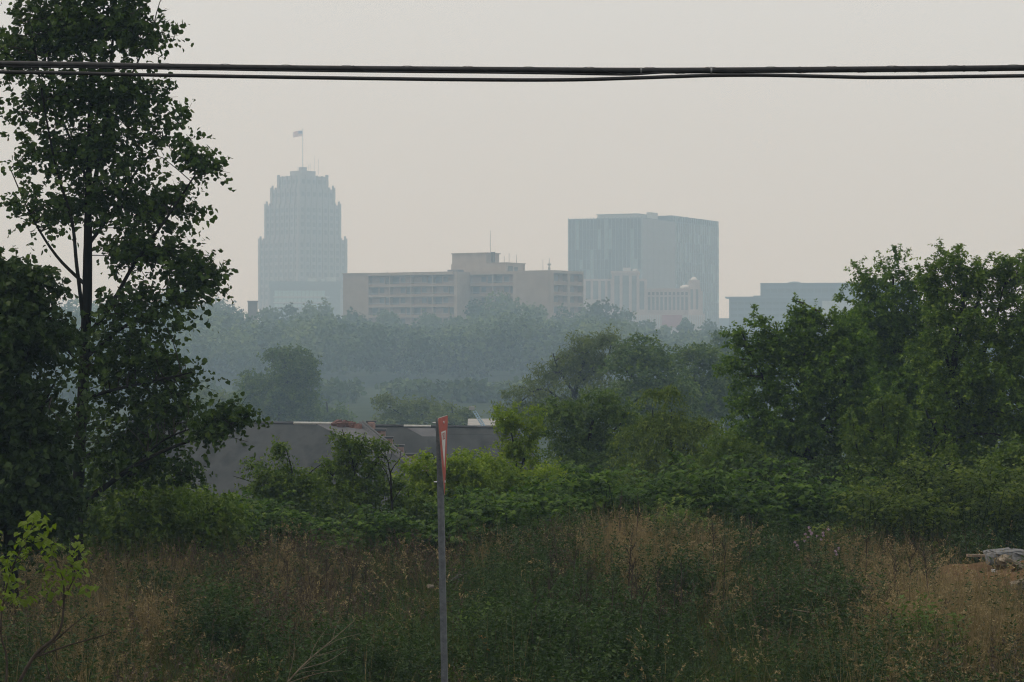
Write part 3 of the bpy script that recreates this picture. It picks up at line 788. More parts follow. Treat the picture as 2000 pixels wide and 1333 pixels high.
# --- stepped tower.  local +x = right-hand face running away, +y = left-hand face running away
def tower():
    Y = 1240.0
    k = Y/FPX
    e, g = building('stepped_tower', 'tall stepped stone office tower with a flag on top', 583.5, Y - 23, 45)
    c45 = cos(radians(45))
    tiers = [(85, 84, 470), (73, 72, 402), (61.5, 62, 371), (48, 48, 346), (25, 25, 335), (8, 8, 327)]
    half0 = 85*k                         # half diagonal of the lowest tier
    cen = half0*c45                       # centre in local coordinates, on the diagonal
    z0 = 0.0
    floor_h = 3.9
    n_win = 0
    for ti, (hl, hr, py) in enumerate(tiers):
        s = hl*k*c45                      # half side
        z1 = zof(py, Y, g)
        tr = box('tier', cen - s, cen + s, cen - s, cen + s, z0 - (.3 if ti else 0), z1, M['granite'], e)
        if ti < 4:
            nb = [8, 7, 6, 5][ti]
            bw = 2*s/nb
            for f in (0, 1):
                for b in range(nb + 1):   # piers
                    t = cen - s + b*bw
                    w = .75 if b not in (0, nb) else 1.5
                    up = .3 if b not in (0, nb) else 1.0
                    t0, t1 = t - w/2, t + w/2
                    if b == 0: t0, t1 = t - .35, t + w
                    if b == nb: t0, t1 = t - w, t + .35
                    if f == 1 and b == 0: continue
                    zb = max(z0, 18.0) - .2
                    if f == 0: piece('pier', cen - s - .55, cen - s + .05, t0, t1, zb, z1 + up, M['granite'], tr)
                    else: piece('pier', t0, t1, cen - s - .55, cen - s + .05, zb, z1 + up, M['granite'], tr)
                za = z1 - 2.0
                while za - 2.4 > max(z0 + .5, 22.0):
                    for b in range(nb):
                        t = cen - s + (b + .5)*bw
                        if n_win < 300:
                            if f == 0: piece('window', cen - s - .12, cen - s - .03, t - .9, t + .9, za - 2.3, za, M['tower_glass'], tr)
                            else: piece('window', t - .9, t + .9, cen - s - .12, cen - s - .03, za - 2.3, za, M['tower_glass'], tr)
                            n_win += 1
                        else:
                            extra.append((f, cen - s, t, za))
                    za -= floor_h
        z0 = z1
    # crown corner finials on each set-back
    G = Geo()
    for f, s0, t, za in extra:
        G.add(boxv(s0 - .12, s0 - .03, t - .9, t + .9, za - 2.3, za) if f == 0 else boxv(t - .9, t + .9, s0 - .12, s0 - .03, za - 2.3, za), BOXF)
    if extra:
        V, F = G.get(); mobj('lower_windows', V, F, M['tower_glass'], e, kind='stuff')
    for (hl, hr, py) in tiers[:3]:
        s = hl*k*c45; z1 = zof(py, Y, g)
        for dx, dy in ((-1, 1), (1, -1)):
            for d2 in (0, 2.6):
                h = 2.2 if d2 == 0 else 1.0
                x = cen + dx*(s - .5); y = cen + dy*(s - .5)
                if dx < 0: y -= d2
                else: x -= d2
                piece('finial', x - .4, x + .4, y - .4, y + .4, z1, z1 + h, M['granite'], e)
    # flagpole, antennas, flag (stands on the tower but is its own thing)
    zt = zof(327, Y, g)
    for i, (dx, h) in enumerate(((4, 6), (6.5, 10), (8.5, 8), (-3, 4), (3, 5))):
        box('antenna', cen + dx*.7, cen + dx*.7 + .10, cen - dx*.7, cen - dx*.7 + .10, zof(340, Y, g), zof(340, Y, g) + h, M['pipe'], e)
    fp = empty('flagpole', (*(e.matrix_basis @ Vector((cen, cen, 0)))[:2], g + zt*FAR))
    fp.scale = (FAR, FAR, FAR)
    tag(fp, 'thin flagpole with a striped flag on the tower roof', 'flagpole')
    hpole = zof(254, Y, g) - zt
    V, F = tube([(0, 0, -.4, .24), (0, 0, hpole*.5, .2), (0, 0, hpole, .13)], 8)
    mobj('pole', V, F, M['plant_room'], fp)
    V, F = tube([(0, 0, hpole, .25), (0, 0, hpole+.2, .36), (0, 0, hpole+.45, .25), (0, 0, hpole+.6, .05)], 8)
    mobj('pole_cap', V, F, M['plant_room'], fp)
    # rippling cloth of thirteen stripes with a blue canton
    W, H = 18*k, 11*k
    nx, nz = 14, 13
    def cloth(u, v): return np.stack([-.25 - u*W, .35*np.sin(u*9)*u, hpole - .4 - v*H - .7*u*u], -1)
    for s in range(13):
        u = np.linspace(0, 1, nx)
        A = cloth(u, np.full(nx, s/13)); B = cloth(u, np.full(nx, (s+1)/13))
        V = np.concatenate([A, B, A + (0, .05, 0), B + (0, .05, 0)]); i = np.arange(nx-1)
        F = np.concatenate([np.stack([i, i+1, i+nx+1], -1), np.stack([i, i+nx+1, i+nx], -1),
                            np.stack([i+2*nx, i+3*nx+1, i+2*nx+1], -1), np.stack([i+2*nx, i+3*nx, i+3*nx+1], -1)])
        mobj('flag_stripe', V, F, M['flag_red'] if s % 2 == 0 else M['flag_white'], fp)
    u = np.linspace(0, .42, 8)
    A = cloth(u, np.zeros(8)); B = cloth(u, np.full(8, 7/13)); i = np.arange(7)
    V = np.concatenate([A - (0, .05, 0), B - (0, .05, 0), A + (0, .1, 0), B + (0, .1, 0)])
    F = np.concatenate([np.stack([i, i+1, i+9], -1), np.stack([i, i+9, i+8], -1), np.stack([i+16, i+25, i+17], -1), np.stack([i+16, i+24, i+25], -1)])
    mobj('flag_canton', V, F, M['flag_blue'], fp)
M['flag_red'] = surf_mat('flag red', (.40,.05,.05), (.45,.07,.07), 1, .9)
M['flag_white'] = surf_mat('flag white', (.6,.6,.6), (.7,.7,.7), 1, .9)
M['flag_blue'] = surf_mat('flag blue', (.03,.05,.20), (.05,.07,.25), 1, .9)
extra = []
tower()

# --- low glazed podium in front of the tower
def podium():
    Y = 1120.0; k = Y/FPX
    e, g = building('glazed_podium', 'low dark building with pale teal window bands at the tower foot', 528, Y, 4)
    L = 136*k; z = lambda py: zof(py, Y, g)
    box('body', 0, L, 0, 30, 0, z(551), M['podium'], e)
    box('roof_fascia', -.6, L + .6, -.6, 30.6, z(563), z(550), M['podium'], e)
    for i in range(13):
        x0 = 8*k + i*7.6*k
        for (a, b) in ((568, 579), (583, 590), (594, 600)):
            piece('window', x0, x0 + 6.9*k, -.18, -.02, z(b), z(a), M['teal'], e)
    for (a, b, t) in ((600, 617, 543), (627, 633, 544), (637, 655, 541)):
        box('roof_unit', (a-528)*k, (b-528)*k, 6, 14, z(551), z(t), M['plant_room'], e)
    for (y_,) in ((580,), (591,)):
        box('band_ledge', 6*k, L - 20*k, -.45, -.03, z(y_+1.6), z(y_-.6), M['plant_room'], e)
podium()

# --- beige apartment block
def apartments():
    Y = 640.0; k = Y/FPX
    e, g = building('apartment_block', 'beige flat-roofed apartment block with balconies and a rooftop lift house', 892, Y, 58)
    z = lambda py: zof(py, Y, g)
    R = z(532)
    SH = 20.4*k
    floors = [R - .75 - SH*i for i in range(0, 8)]
    # bodies: local x away along the right-hand faces, y away along the left-hand faces
    box('body', 1.6, 18, 0.4, 38.6, 0, R - .3, M['beige'], e)
    box('body', 7.8, 22, -16.5, .38, 0, R - .35, M['beige'], e)
    box('body', 5.2, 21.0, -26.6, -16.52, 0, R - .25, M['beige'], e)
    # blank walls standing forward of the balconies
    box('end_wall', 0, 1.58, 30.0, 38.9, 0, R, M['beige'], e)
    box('pier_wall', -.15, 6.4, -.2, .38, 0, R + .1, M['beige_light'], e)
    box('pier_wall', 0, 1.58, .4, .9, 0, R + .05, M['beige_light'], e)
    box('end_wall', 4.9, 5.18, -26.8, -16.4, 0, R + .05, M['beige'], e)
    box('pier_wall', 5.0, 7.7, -16.38, -15.3, 0, R + .08, M['beige_light'], e)
    # roof fascias
    box('roof_fascia', -.35, 18.2, .95, 29.95, R - .62, R + .22, M['beige_light'], e)
    box('roof_fascia', 6.1, 22.2, -15.25, -.22, R - .62, R + .16, M['beige_light'], e)
    box('roof_fascia', 5.25, 21.4, -28.2, -16.5, R - .55, R + .26, M['beige_light'], e)
    box('roof_fascia', -.2, 18.1, 30.0, 39.1, R + .02, R + .3, M['beige_light'], e)
    def left_front(X, ya, yb, nb):
        """balcony front in plane x = X (open air at smaller x)"""
        bw = (yb - ya)/nb
        for i, f in enumerate(floors):
            if i: piece('balcony_slab', X, X + 1.58, ya, yb, f - .14, f + .14, M['beige_light'], e)
        for b in range(1, nb):
            yy = ya + b*bw
            piece('balcony_divider', X + .05, X + 1.57, yy - .13, yy + .13, 0, R - .64, M['beige_light'], e)
        for i, f in enumerate(floors[1:]):
            for b in range(nb):
                y0 = ya + b*bw + .2
                m = (i + b) % 2
                piece('infill_panel', X + 1.36, X + 1.59, y0 + (2.2 if m else 0), y0 + bw - .4 - (0 if m else 2.2), f + .15, f + SH - .16, M['beige_dark'], e)
                piece('balcony_door', X + 1.48, X + 1.57, y0 + (0 if m else bw - 2.5), y0 + (2.1 if m else bw - .45), f + .15, f + SH - .35, M['apt_glass'], e)
                wn = piece('window', X + 1.28, X + 1.35, y0 + bw*.36, y0 + bw*.36 + 1.5, f + 1.0, f + SH - .45, M['apt_glass'], e)
                rl = piece('railing', X + .02, X + .07, ya + b*bw + .14, ya + (b+1)*bw - .14, f + .95, f + 1.02, M['plant_room'], e)
                piece('railing', X + .02, X + .07, ya + b*bw + .14, ya + (b+1)*bw - .14, f + .15, f + .62, M['beige_dark'], e)
    left_front(0.0, .95, 29.95, 4)
    left_front(6.2, -15.25, -.25, 2)
    # right-hand balconies, plane y = -28.2
    Yf = -28.15
    for i, f in enumerate(floors):
        if i: piece('balcony_slab', 5.3, 21.2, Yf, Yf + 1.5, f - .14, f + .14, M['beige_light'], e)
    for (xa, xb) in ((5.0, 5.28), (12.6, 14.0), (21.0, 21.3)):
        piece('balcony_divider', xa, xb, Yf - .1, Yf + 1.52, 0, R - .57, M['beige_light'] if xb - xa > 1 else M['beige'], e)
    for i, f in enumerate(floors[1:]):
        for (xa, xb) in ((5.5, 12.5), (14.1, 20.9)):
            piece('balcony_door', xa + 2.2, xa + 4.4, Yf + 1.38, Yf + 1.52, f + .15, f + SH - .4, M['apt_glass'], e)
            piece('infill_panel', xa + 4.6, xb, Yf + 1.34, Yf + 1.5, f + .15, f + SH - .16, M['beige_dark'], e)
            piece('railing', xa, xb, Yf + .02, Yf + .07, f + .15, f + .95, M['beige_dark'], e)
    # lift house and roof gear
    zl = z(514); zt = z(494)
    lh = box('lift_house', 9.0, 19.0, -10.5, 7.8, R - .2, zl, M['beige_light'], e)
    lh2 = box('lift_house', 9.2, 16.0, -3.8, 7.6, zl, zt, M['beige_light'], e)
    box('lift_house_roof', 9.0, 16.3, -4.1, 7.8, zt, zt + .3, M['beige_light'], lh2)
    box('lift_house_roof', 8.9, 19.2, -10.7, -3.85, zl, zl + .25, M['beige_light'], lh)
    piece('window', 10.0, 12.4, -10.62, -10.48, zl - 2.4, zl - .7, M['apt_glass'], lh)
    piece('window', 13.4, 15.0, -10.62, -10.48, zl - 2.2, zl - .9, M['apt_glass'], lh)
    for yy in (-4.6, -5.3):
        V, F = tube([(11.0, yy, zl + .2, .22), (11.0, yy, zt + .2, .22)], 8); fl = mobj('flue', V, F, M['pipe'], e)
        V, F = tube([(11.0, yy, zt + .1, .34), (11.0, yy, zt + .45, .30)], 8); mobj('flue_cap', V, F, M['pipe'], fl)
    box('roof_unit', 2.0, 5.0, 1.0, 4.4, R + .2, z(526.5), M['granite_dark'], e)
    for (x, y, h) in ((12, -8.0, 2.2), (16, -9.6, 2.6), (7, -17.5, 1.8), (9, -22.5, 3.4), (13, -9, 3.0), (13.4, -2.5, 6.6), (6.5, 28, .9), (3, 20, .6)):
        zb = R if (y < -11 or y > 8) else (zl if y < -4 else zt)
        V, F = tube([(x, y, zb, .07), (x, y, zb + h, .05)], 6); mobj('antenna', V, F, M['pipe'], e)
    V, F = tube([(6.2, -26.2, R, .35), (6.2, -26.2, R + 1.2, .35), (6.2, -26.2, R + 1.3, .1), (6.2, -26.2, R + 3.6, .08)], 8); sm_ = mobj('siren_mast', V, F, M['plant_room'], e)
    V, F = tube([(6.2, -26.2, R + 1.5, .25), (6.2, -26.2, R + 1.9, .55), (6.2, -26.2, R + 2.3, .2)], 8); mobj('siren_horn', V, F, M['plant_room'], sm_)
apartments()

# --- blue glass office block
def glass_block():
    Y = 980.0; k = Y/FPX
    e, g = building('glass_block', 'big blue curtain-wall office block with a rooftop plant screen', 1253, Y, 64)
    z = lambda py: zof(py, Y, g)
    Lx, Ly = 91.4, 34.0
    H = z(423)
    box('body', 0, Lx, 0, Ly, 0, H - .4, M['podium'], e)
    box('raised_screen', 35, Lx, .02, 20, H - .4, H + 2.1, M['curtain_glass'], e)
    nf = 12; fh = (H - 2)/nf
    # left-hand face: individual panes between mullions
    nc = 20; cw = Ly/nc
    for c in range(nc):
        run = 0; pale = False
        for f in range(nf):
            if run <= 0:
                pale = rng.random() < .26; run = rng.integers(1, 4)
            run -= 1
            piece('pane', -.14, -.02, c*cw + .12, (c+1)*cw - .12, 1.2 + f*fh + .12, 1.2 + (f+1)*fh - .1, M['curtain_glass_pale' if pale else 'curtain_glass'], e)
    for c in range(nc + 1):
        piece('mullion', -.42, -.01, c*cw - .11, c*cw + .11, .5, H, M['mullion'], e)
    # right-hand face
    c0 = 38.0
    for f in range(nf):
        for c in range(6):
            w = c0/6
            piece('cladding_panel', c*w + .08, (c+1)*w - .08, -.2, -.02, 1.2 + f*fh + .06, 1.2 + (f+1)*fh - .06, M['curtain_grey'], e)
    nc = 20; cw = (Lx - c0)/nc
    for c in range(nc):
        for f in range(nf if True else 0):
            pale = rng.random() < .16
            if c*nf + f < 60: nm = 'pane'
            else: nm = 'pane'
            G_right[pale].add(boxv(c0 + c*cw + .1, c0 + (c+1)*cw - .1, -.16, -.02, 1.2 + f*fh + .1, 1.2 + (f+1)*fh - .1), BOXF)
        piece('mullion', c0 + c*cw - .09, c0 + c*cw + .09, -.4, -.01, .5, H + 2.1, M['mullion'], e)
    for pale in (False, True):
        V, F = G_right[pale].get(); mobj('narrow_panes', V, F, M['curtain_glass_pale' if pale else 'curtain_glass'], e, kind='stuff')
    box('corner_post', -.5, -.02, -.5, -.02, 0, H + .1, M['mullion'], e)
    # roof gear
    box('plant_screen', 3.4, 18, 3.4, 22, H - .4, H + 1.25, M['plant_room'], e)
    box('plant_screen_cap', 3.0, 18.4, 3.0, 22.4, H + 1.25, H + 1.5, M['mullion'], e)
    box('stair_head', 12, 20, .8, 2.7, H - .4, H + 2.4, M['plant_room'], e)
G_right = {False: Geo(), True: Geo()}
glass_block()

# --- pale columned building in front of it
def deco():
    Y = 880.0; k = Y/FPX
    e, g = building('columned_building', 'pale pinkish building with vertical pilasters before the blue glass block', 1137, Y, -4)
    z = lambda py: zof(py, Y, g); X = lambda px: (px - 1137)*k
    box('wing', X(1120), X(1195), 2, 26, 0, z(545), M['deco'], e)
    box('entrance_tower', X(1195), X(1246), -1, 24, 0, z(531), M['deco'], e)
    box('parapet', X(1193), X(1248), -1.6, 24.6, z(535), z(530), M['deco'], e)
    box('ornament_block', X(1216), X(1231), 2, 8, z(530), z(523), M['white_strip'], e)
    V, F = tube([(X(1241), 0, z(531), .2), (X(1241), 0, z(530), 1.1), (X(1241), 0, z(527), 1.1), (X(1241), 0, z(525.5), .3)], 12)
    mobj('ornament_urn', V, F, M['white_strip'], e)
    box('shoulder', X(1246), X(1262), 0, 24, 0, z(545), M['deco'], e)
    box('wing', X(1262), X(1345), 2, 26, 0, z(564), M['deco'], e)
    box('end_tower', X(1345), X(1366), 0, 20, 0, z(548), M['deco'], e)
    V, F = tube([(X(1355), 6, z(548), 1.4), (X(1355), 6, z(546), 1.4), (X(1355), 6, z(543), .9), (X(1355), 6, z(540.5), .2)], 12)
    mobj('cupola', V, F, M['white_strip'], e)
    V, F = tube([(X(1340), 8, z(564), 2.6), (X(1340), 8, z(560), 2.5), (X(1340), 8, z(557), 1.4), (X(1340), 8, z(556), .2)], 12)
    mobj('dome', V, F, M['white_strip'], e)
    box('shoulder', X(1366), X(1372), 1, 20, 0, z(569), M['deco'], e)
    box('base_block', X(1170), X(1376), -4, 1.9, 0, z(614), M['deco'], e)
    for (a, b, front, zt, zb) in ((1144, 1153, 2, 549, 585), (1158, 1168, 2, 549, 585), (1172, 1181, 2, 549, 585), (1184, 1192, 2, 549, 585),
                                  (1200, 1210, -1, 539, 610), (1216, 1228, -1, 539, 610), (1234, 1243, -1, 539, 610), (1249, 1258, 0, 550, 605),
                                  (1348, 1353, 0, 566, 605), (1358, 1363, 0, 566, 605)):
        piece('slot_window', X(a), X(b), front - .12, front - .02, z(zb), z(zt), M['deco_glass'], e)
        piece('pilaster', X(b) + .2, X(b) + 1.0, front - .5, front - .01, z(zb + 5), z(zt - 3), M['deco'], e)
    for i in range(10):
        a = 1265 + i*8.1
        piece('slot_window', X(a), X(a + 4.8), 1.88, 1.98, z(606), z(580), M['deco_glass'], e)
        piece('slot_window', X(a), X(a + 4.8), 1.88, 1.98, z(577), z(571), M['tower_glass'], e)
        piece('pilaster', X(a + 5.3), X(a + 7.6), 1.2, 1.99, z(612), z(563.5), M['deco'], e)
    for i in range(34):
        a = 1231 + i*4.3
        if 1290 < a < 1332: continue
        piece('white_fin', X(a), X(a + 2.2), -4.4, -4.02, z(640), z(616), M['white_strip'], e)
    box('red_panel', X(1293), X(1331), -4.6, -4.02, z(640), z(616), M['red_panel'], e)
deco()

# --- blue grey slab building
def slab_block():
    Y = 940.0; k = Y/FPX
    e, g = building('slab_block', 'long blue grey two-tier building half hidden by the maples', 1424, Y, -9)
    z = lambda py: zof(py, Y, g); X = lambda px: (px - 1424)*k
    box('lower_tier', 0, X(1790), 0, 46, 0, z(583), M['blue_clad'], e)
    box('cornice', X(1417), X(1792), -2.0, 47, z(583), z(580), M['blue_clad_b'], e)
    box('upper_tier', X(1484), X(1780), 4, 44, z(580), z(554), M['blue_clad'], e)
    box('upper_step', X(1470), X(1484) - .05, 5, 40, z(580), z(577.5), M['blue_clad_b'], e)
    box('roof_coping', X(1483), X(1781), 3.6, 44.4, z(554), z(553), M['blue_clad_b'], e)
    V, F = tube([(X(1549), 10, z(553), 2.8), (X(1549), 10, z(551.5), 2.6), (X(1549), 10, z(550), 1.6), (X(1549), 10, z(549.5), .3)], 14)
    mobj('roof_dome', V, F, M['blue_clad_b'], e)
    for r in range(4):
        for i in range(26):
            a = 1428 + i*13.6
            zt = 590 + r*12
            piece('window', X(a), X(a + 11.6), -.2, -.03, z(zt + 5.5), z(zt), M['curtain_glass'], e)
    for i in range(20):
        a = 1490 + i*14.2
        piece('window', X(a), X(a + 12.4), 3.8, 3.98, z(572), z(564), M['curtain_glass'], e)
    box('pale_bay', X(1605), X(1700), -6, -.3, 0, z(589), M['plant_room'], e)
    e2, g2 = building('low_annex', 'small dark flat roof peeping out at the foot of the glass block', 1404, 1150.0, 2)
    kk = 1150/FPX
    box('body', 0, 30*kk, 0, 14, 0, zof(624, 1150, g2), M['blue_clad'], e2)
    box('roof_coping', -.4, 30*kk + .4, -.4, 14.4, zof(624, 1150, g2), zof(622, 1150, g2), M['blue_clad_b'], e2)
slab_block()

def chimney_block():
    Y = 625.0; k = Y/FPX
    e, g = building('chimney_block', 'small brown brick block standing among the ridge trees', 484, Y, 6)
    t = zof(590, Y, g)
    box('shaft', 0, 19*k, 0, 3, 0, t, M['brown_block'], e)
    box('cap', -.15, 19*k + .15, -.15, 3.15, t, t + .3, M['brown_block'], e)
chimney_block()

# ------------------------------------------------------------------ old slate-roofed works below the field
M['slate'] = surf_mat('weathered grey roofing', (.014,.0155,.016), (.046,.049,.050), .55, .95, 9, .2, stretch=(1.6,.35,.35), c3=(.030,.032,.033), spec=.05)
M['slate_pale'] = surf_mat('paler patched roofing', (.085,.085,.09), (.11,.11,.115), 1.5, .95, 6, .2, spec=.08)
M['brick'] = surf_mat('worn pink brick', (.17,.10,.085), (.30,.20,.17), 6, .95, 8, .5, c3=(.24,.145,.12))
M['brick_red'] = surf_mat('broken red brick', (.085,.042,.034), (.15,.075,.06), 8, .95, 8, .8)
M['flash_white'] = surf_mat('white ridge flashing', (.42,.41,.37), (.54,.52,.48), 4, .6)
M['coping'] = surf_mat('dark verge coping', (.045,.047,.05), (.08,.08,.085), 5, .8)

def slab4(name, A, B, Cc, Dd, th, mat, parent, off):
    """roof plane with thickness from four corners"""
    A, B, Cc, Dd = (np.asarray(v, float) for v in (A, B, Cc, Dd))
    n = unitv(np.cross(B - A, Dd - A))
    if n[2] < 0: n = -n
    V = np.array([A, B, Cc, Dd, A - n*th, B - n*th, Cc - n*th, Dd - n*th])
    F = np.array([(0,1,2),(0,2,3),(4,6,5),(4,7,6),(0,4,5),(0,5,1),(1,5,6),(1,6,2),(2,6,7),(2,7,3),(3,7,4),(3,4,0)])
    return mobj(name, V, F, mat, parent, off)

def old_works():
    Y = 124.0
    base = P(600, 900, Y); base[2] = gz(base[0], Y)
    e = empty('slate_roofed_works', base)
    tag(e, 'old brick works with long grey roof and ruined stepped parapet below the field', 'building')
    gl = float(base[2]) - .5
    # left-hand roof: ridge, verge, eave
    rl, rr = P(250, 825, 122.0), P(704, 830, 127.0)
    el, er = P(165, 1075, 99.0), P(935, 1020, 106.0)
    roof1 = slab4('roof', rl, rr, er, el, .25, M['slate'], e, base)
    # ribs of the standing courses, each proud of the roof
    for i in range(1, 12):
        t = i/12
        a, b = rl*(1-t) + el*t, rr*(1-t) + er*t
        V, F = tube([(*(a + (0, 0, .01)), .014), (*(b + (0, 0, .01)), .014)], 4)
        mobj('roof_seam', V, F, M['slate'], roof1, base)
    back = np.array((0, 14.0, -5.6))
    slab4('roof', rl, rr, rr + back, rl + back, .25, M['slate'], e, base)
    def along(A, B, t): return A + (B - A)*t
    # ridge flashing in lengths: dull, then white
    for (t0, t1, mt) in ((0.0, .42, 'coping'), (.425, .70, 'slate_pale'), (.705, .91, 'flash_white')):
        a, b = along(rl, rr, t0), along(rl, rr, t1)
        V, F = tube([(*(a + (0, -.05, .06)), .085), (*(b + (0, -.05, .06)), .085)], 6)
        mobj('ridge_flashing', V, F, M[mt], roof1, base)
    # pale patch near the ridge end
    n = unitv(np.cross(rr - rl, el - rl)); n = n if n[2] > 0 else -n
    o = n*.03
    slab4('roof_patch', along(rl, rr, .80) + o, along(rl, rr, .99) + o, along(along(rl, rr, .99), along(el, er, .99), .34) + o, along(along(rl, rr, .93), along(el, er, .93), .34) + o, .02, M['slate_pale'], roof1, base)
    # verge coping running down the slope
    V, F = tube([(*(rr + (0, 0, .05)), .16), (*(er + (0, 0, .05)), .16)], 5)
    mobj('verge_coping', V, F, M['coping'], roof1, base)
    V, F = tube([(*(rr + (.12, 0, .20)), .05), (*(er + (.12, 0, .20)), .05)], 5)
    mobj('verge_flashing', V, F, M['slate_pale'], roof1, base)
    # walls below
    for A, B in ((el, er), (er, rr)):
        q = np.array([A - (0, 0, .3), B - (0, 0, .3), (B[0], B[1], gl), (A[0], A[1], gl)])
        q2 = q + (0, .4, 0)
        V = np.concatenate([q, q2]); F = np.array([(0,1,2),(0,2,3),(4,6,5),(4,7,6),(0,4,5),(0,5,1),(1,5,6),(1,6,2),(3,2,6),(3,6,7)])
        mobj('wall', V, F, M['brick'], e, base)
    # right-hand roof, a little further back
    r2l, r2r = P(716, 833, 131.0), P(1010, 837, 134.0)
    e2l, e2r = P(760, 1000, 118.0), P(1110, 990, 121.0)
    roof2 = slab4('roof', r2l, r2r, e2r, e2l, .25, M['slate'], e, base)
    slab4('roof', r2l, r2r, r2r + back, r2l + back, .25, M['slate'], e, base)
    for i in range(1, 10):
        t = i/10
        a, b = r2l*(1-t) + e2l*t, r2r*(1-t) + e2r*t
        V, F = tube([(*(a + (0, 0, .01)), .014), (*(b + (0, 0, .01)), .014)], 4)
        mobj('roof_seam', V, F, M['slate'], roof2, base)
    for (t0, t1, mt) in ((0.02, .24, 'coping'), (.245, .42, 'flash_white'), (.425, .72, 'coping'), (.725, .90, 'slate_pale')):
        a, b = along(r2l, r2r, t0), along(r2l, r2r, t1)
        V, F = tube([(*(a + (0, -.05, .06)), .075), (*(b + (0, -.05, .06)), .075)], 6)
        mobj('ridge_flashing', V, F, M[mt], roof2, base)
    n2 = unitv(np.cross(r2r - r2l, e2l - r2l)); n2 = n2 if n2[2] > 0 else -n2
    o = n2*.03
    q = lambda s, t: along(along(r2l, r2r, s), along(e2l, e2r, s), t) + o
    slab4('roof_patch', q(.26, .02), q(.44, .02), q(.44, .13), q(.34, .13), .02, M['slate_pale'], roof2, base)
    q = np.array([e2l - (0, 0, .3), e2r - (0, 0, .3), (e2r[0], e2r[1], gl), (e2l[0], e2l[1], gl)])
    V = np.concatenate([q, q + (0, .4, 0)]); F = np.array([(0,1,2),(0,2,3),(4,6,5),(4,7,6),(0,4,5),(0,5,1),(1,5,6),(1,6,2),(3,2,6),(3,6,7)])
    mobj('wall', V, F, M['brick'], e, base)
    # stepped brick parapet between the roofs: px range, top, distance
    for (a, b, t, bt, Yd) in ((717, 732, 826, 870, 126.6), (733, 752, 842, 880, 125.4), (746, 766, 857, 895, 124.0), (764, 788, 873, 915, 122.0), (786, 812, 890, 935, 120.0), (810, 836, 908, 950, 118.0)):
        p0, p1 = P(a, bt, Yd), P(b, t, Yd)
        st = box_at('parapet_step', p0[0], p1[0], Yd, Yd + .55, p0[2] - 1.2, p1[2], M['brick'], e, base)
        box_at('parapet_coping', p0[0] - .06, p1[0] + .06, Yd - .06, Yd + .61, p1[2], p1[2] + .10, M['coping'], st, base)
        # courses of brick on the step, each a real brick
        bw, bh = .30, .12
        rows = int(min(1.1, p1[2] - p0[2])/bh); cols = int((p1[0] - p0[0])/bw)
        for r in range(rows):
            for c in range(cols):
                if rng.random() < .45: continue
                x0 = p0[0] + c*bw + (.15 if r % 2 else .02)
                if x0 + bw > p1[0]: continue
                z1 = p1[2] - r*bh - .01
                pc = piece('brick', x0 - base[0], x0 + bw - .03 - base[0], Yd - .04 - base[1], Yd + .01 - base[1], z1 - bh + .025 - base[2], z1 - base[2], M['brick' if rng.random() < .7 else 'brick_red'], st)
    # chimney stub
    p0, p1 = P(719, 850, 126.2), P(731, 825, 126.2)
    box_at('chimney', p0[0], p1[0], 125.9, 126.5, p0[2], p1[2], M['brick'], e, base)
    box_at('chimney', P(705, 840, 127.2)[0], P(718, 840, 127.2)[0], 126.9, 127.6, P(705, 856, 127.2)[2], P(705, 828, 127.2)[2], M['brick_red'], e, base)
    # tumbled red brick on the ridge
    for i in range(46):
        t = rng.random()
        px = 660 + 52*t; py = 826 + 22*t*t + rng.uniform(-1.5, 6)
        c = P(px, py, 126.2 + rng.uniform(-.3, .3))
        s = rng.uniform(.16, .34)
        V = boxv(-s, s, -s*.6, s*.6, -s*.5, s*.5) * rng.uniform(.8, 1.2, (8, 1))
        R = np.array(Matrix.Rotation(rng.uniform(0, 3), 3, 'Z') @ Matrix.Rotation(rng.uniform(-.5, .5), 3, 'Y'))
        mobj('broken_brick', V @ R.T + c, BOXF, M['brick_red'], e, base)

def box_at(name, x0, x1, y0, y1, z0, z1, mat, parent, off):
    return mobj(name, boxv(min(x0,x1), max(x0,x1), min(y0,y1), max(y0,y1), min(z0,z1), max(z0,z1)), BOXF, mat, parent, off)
old_works()

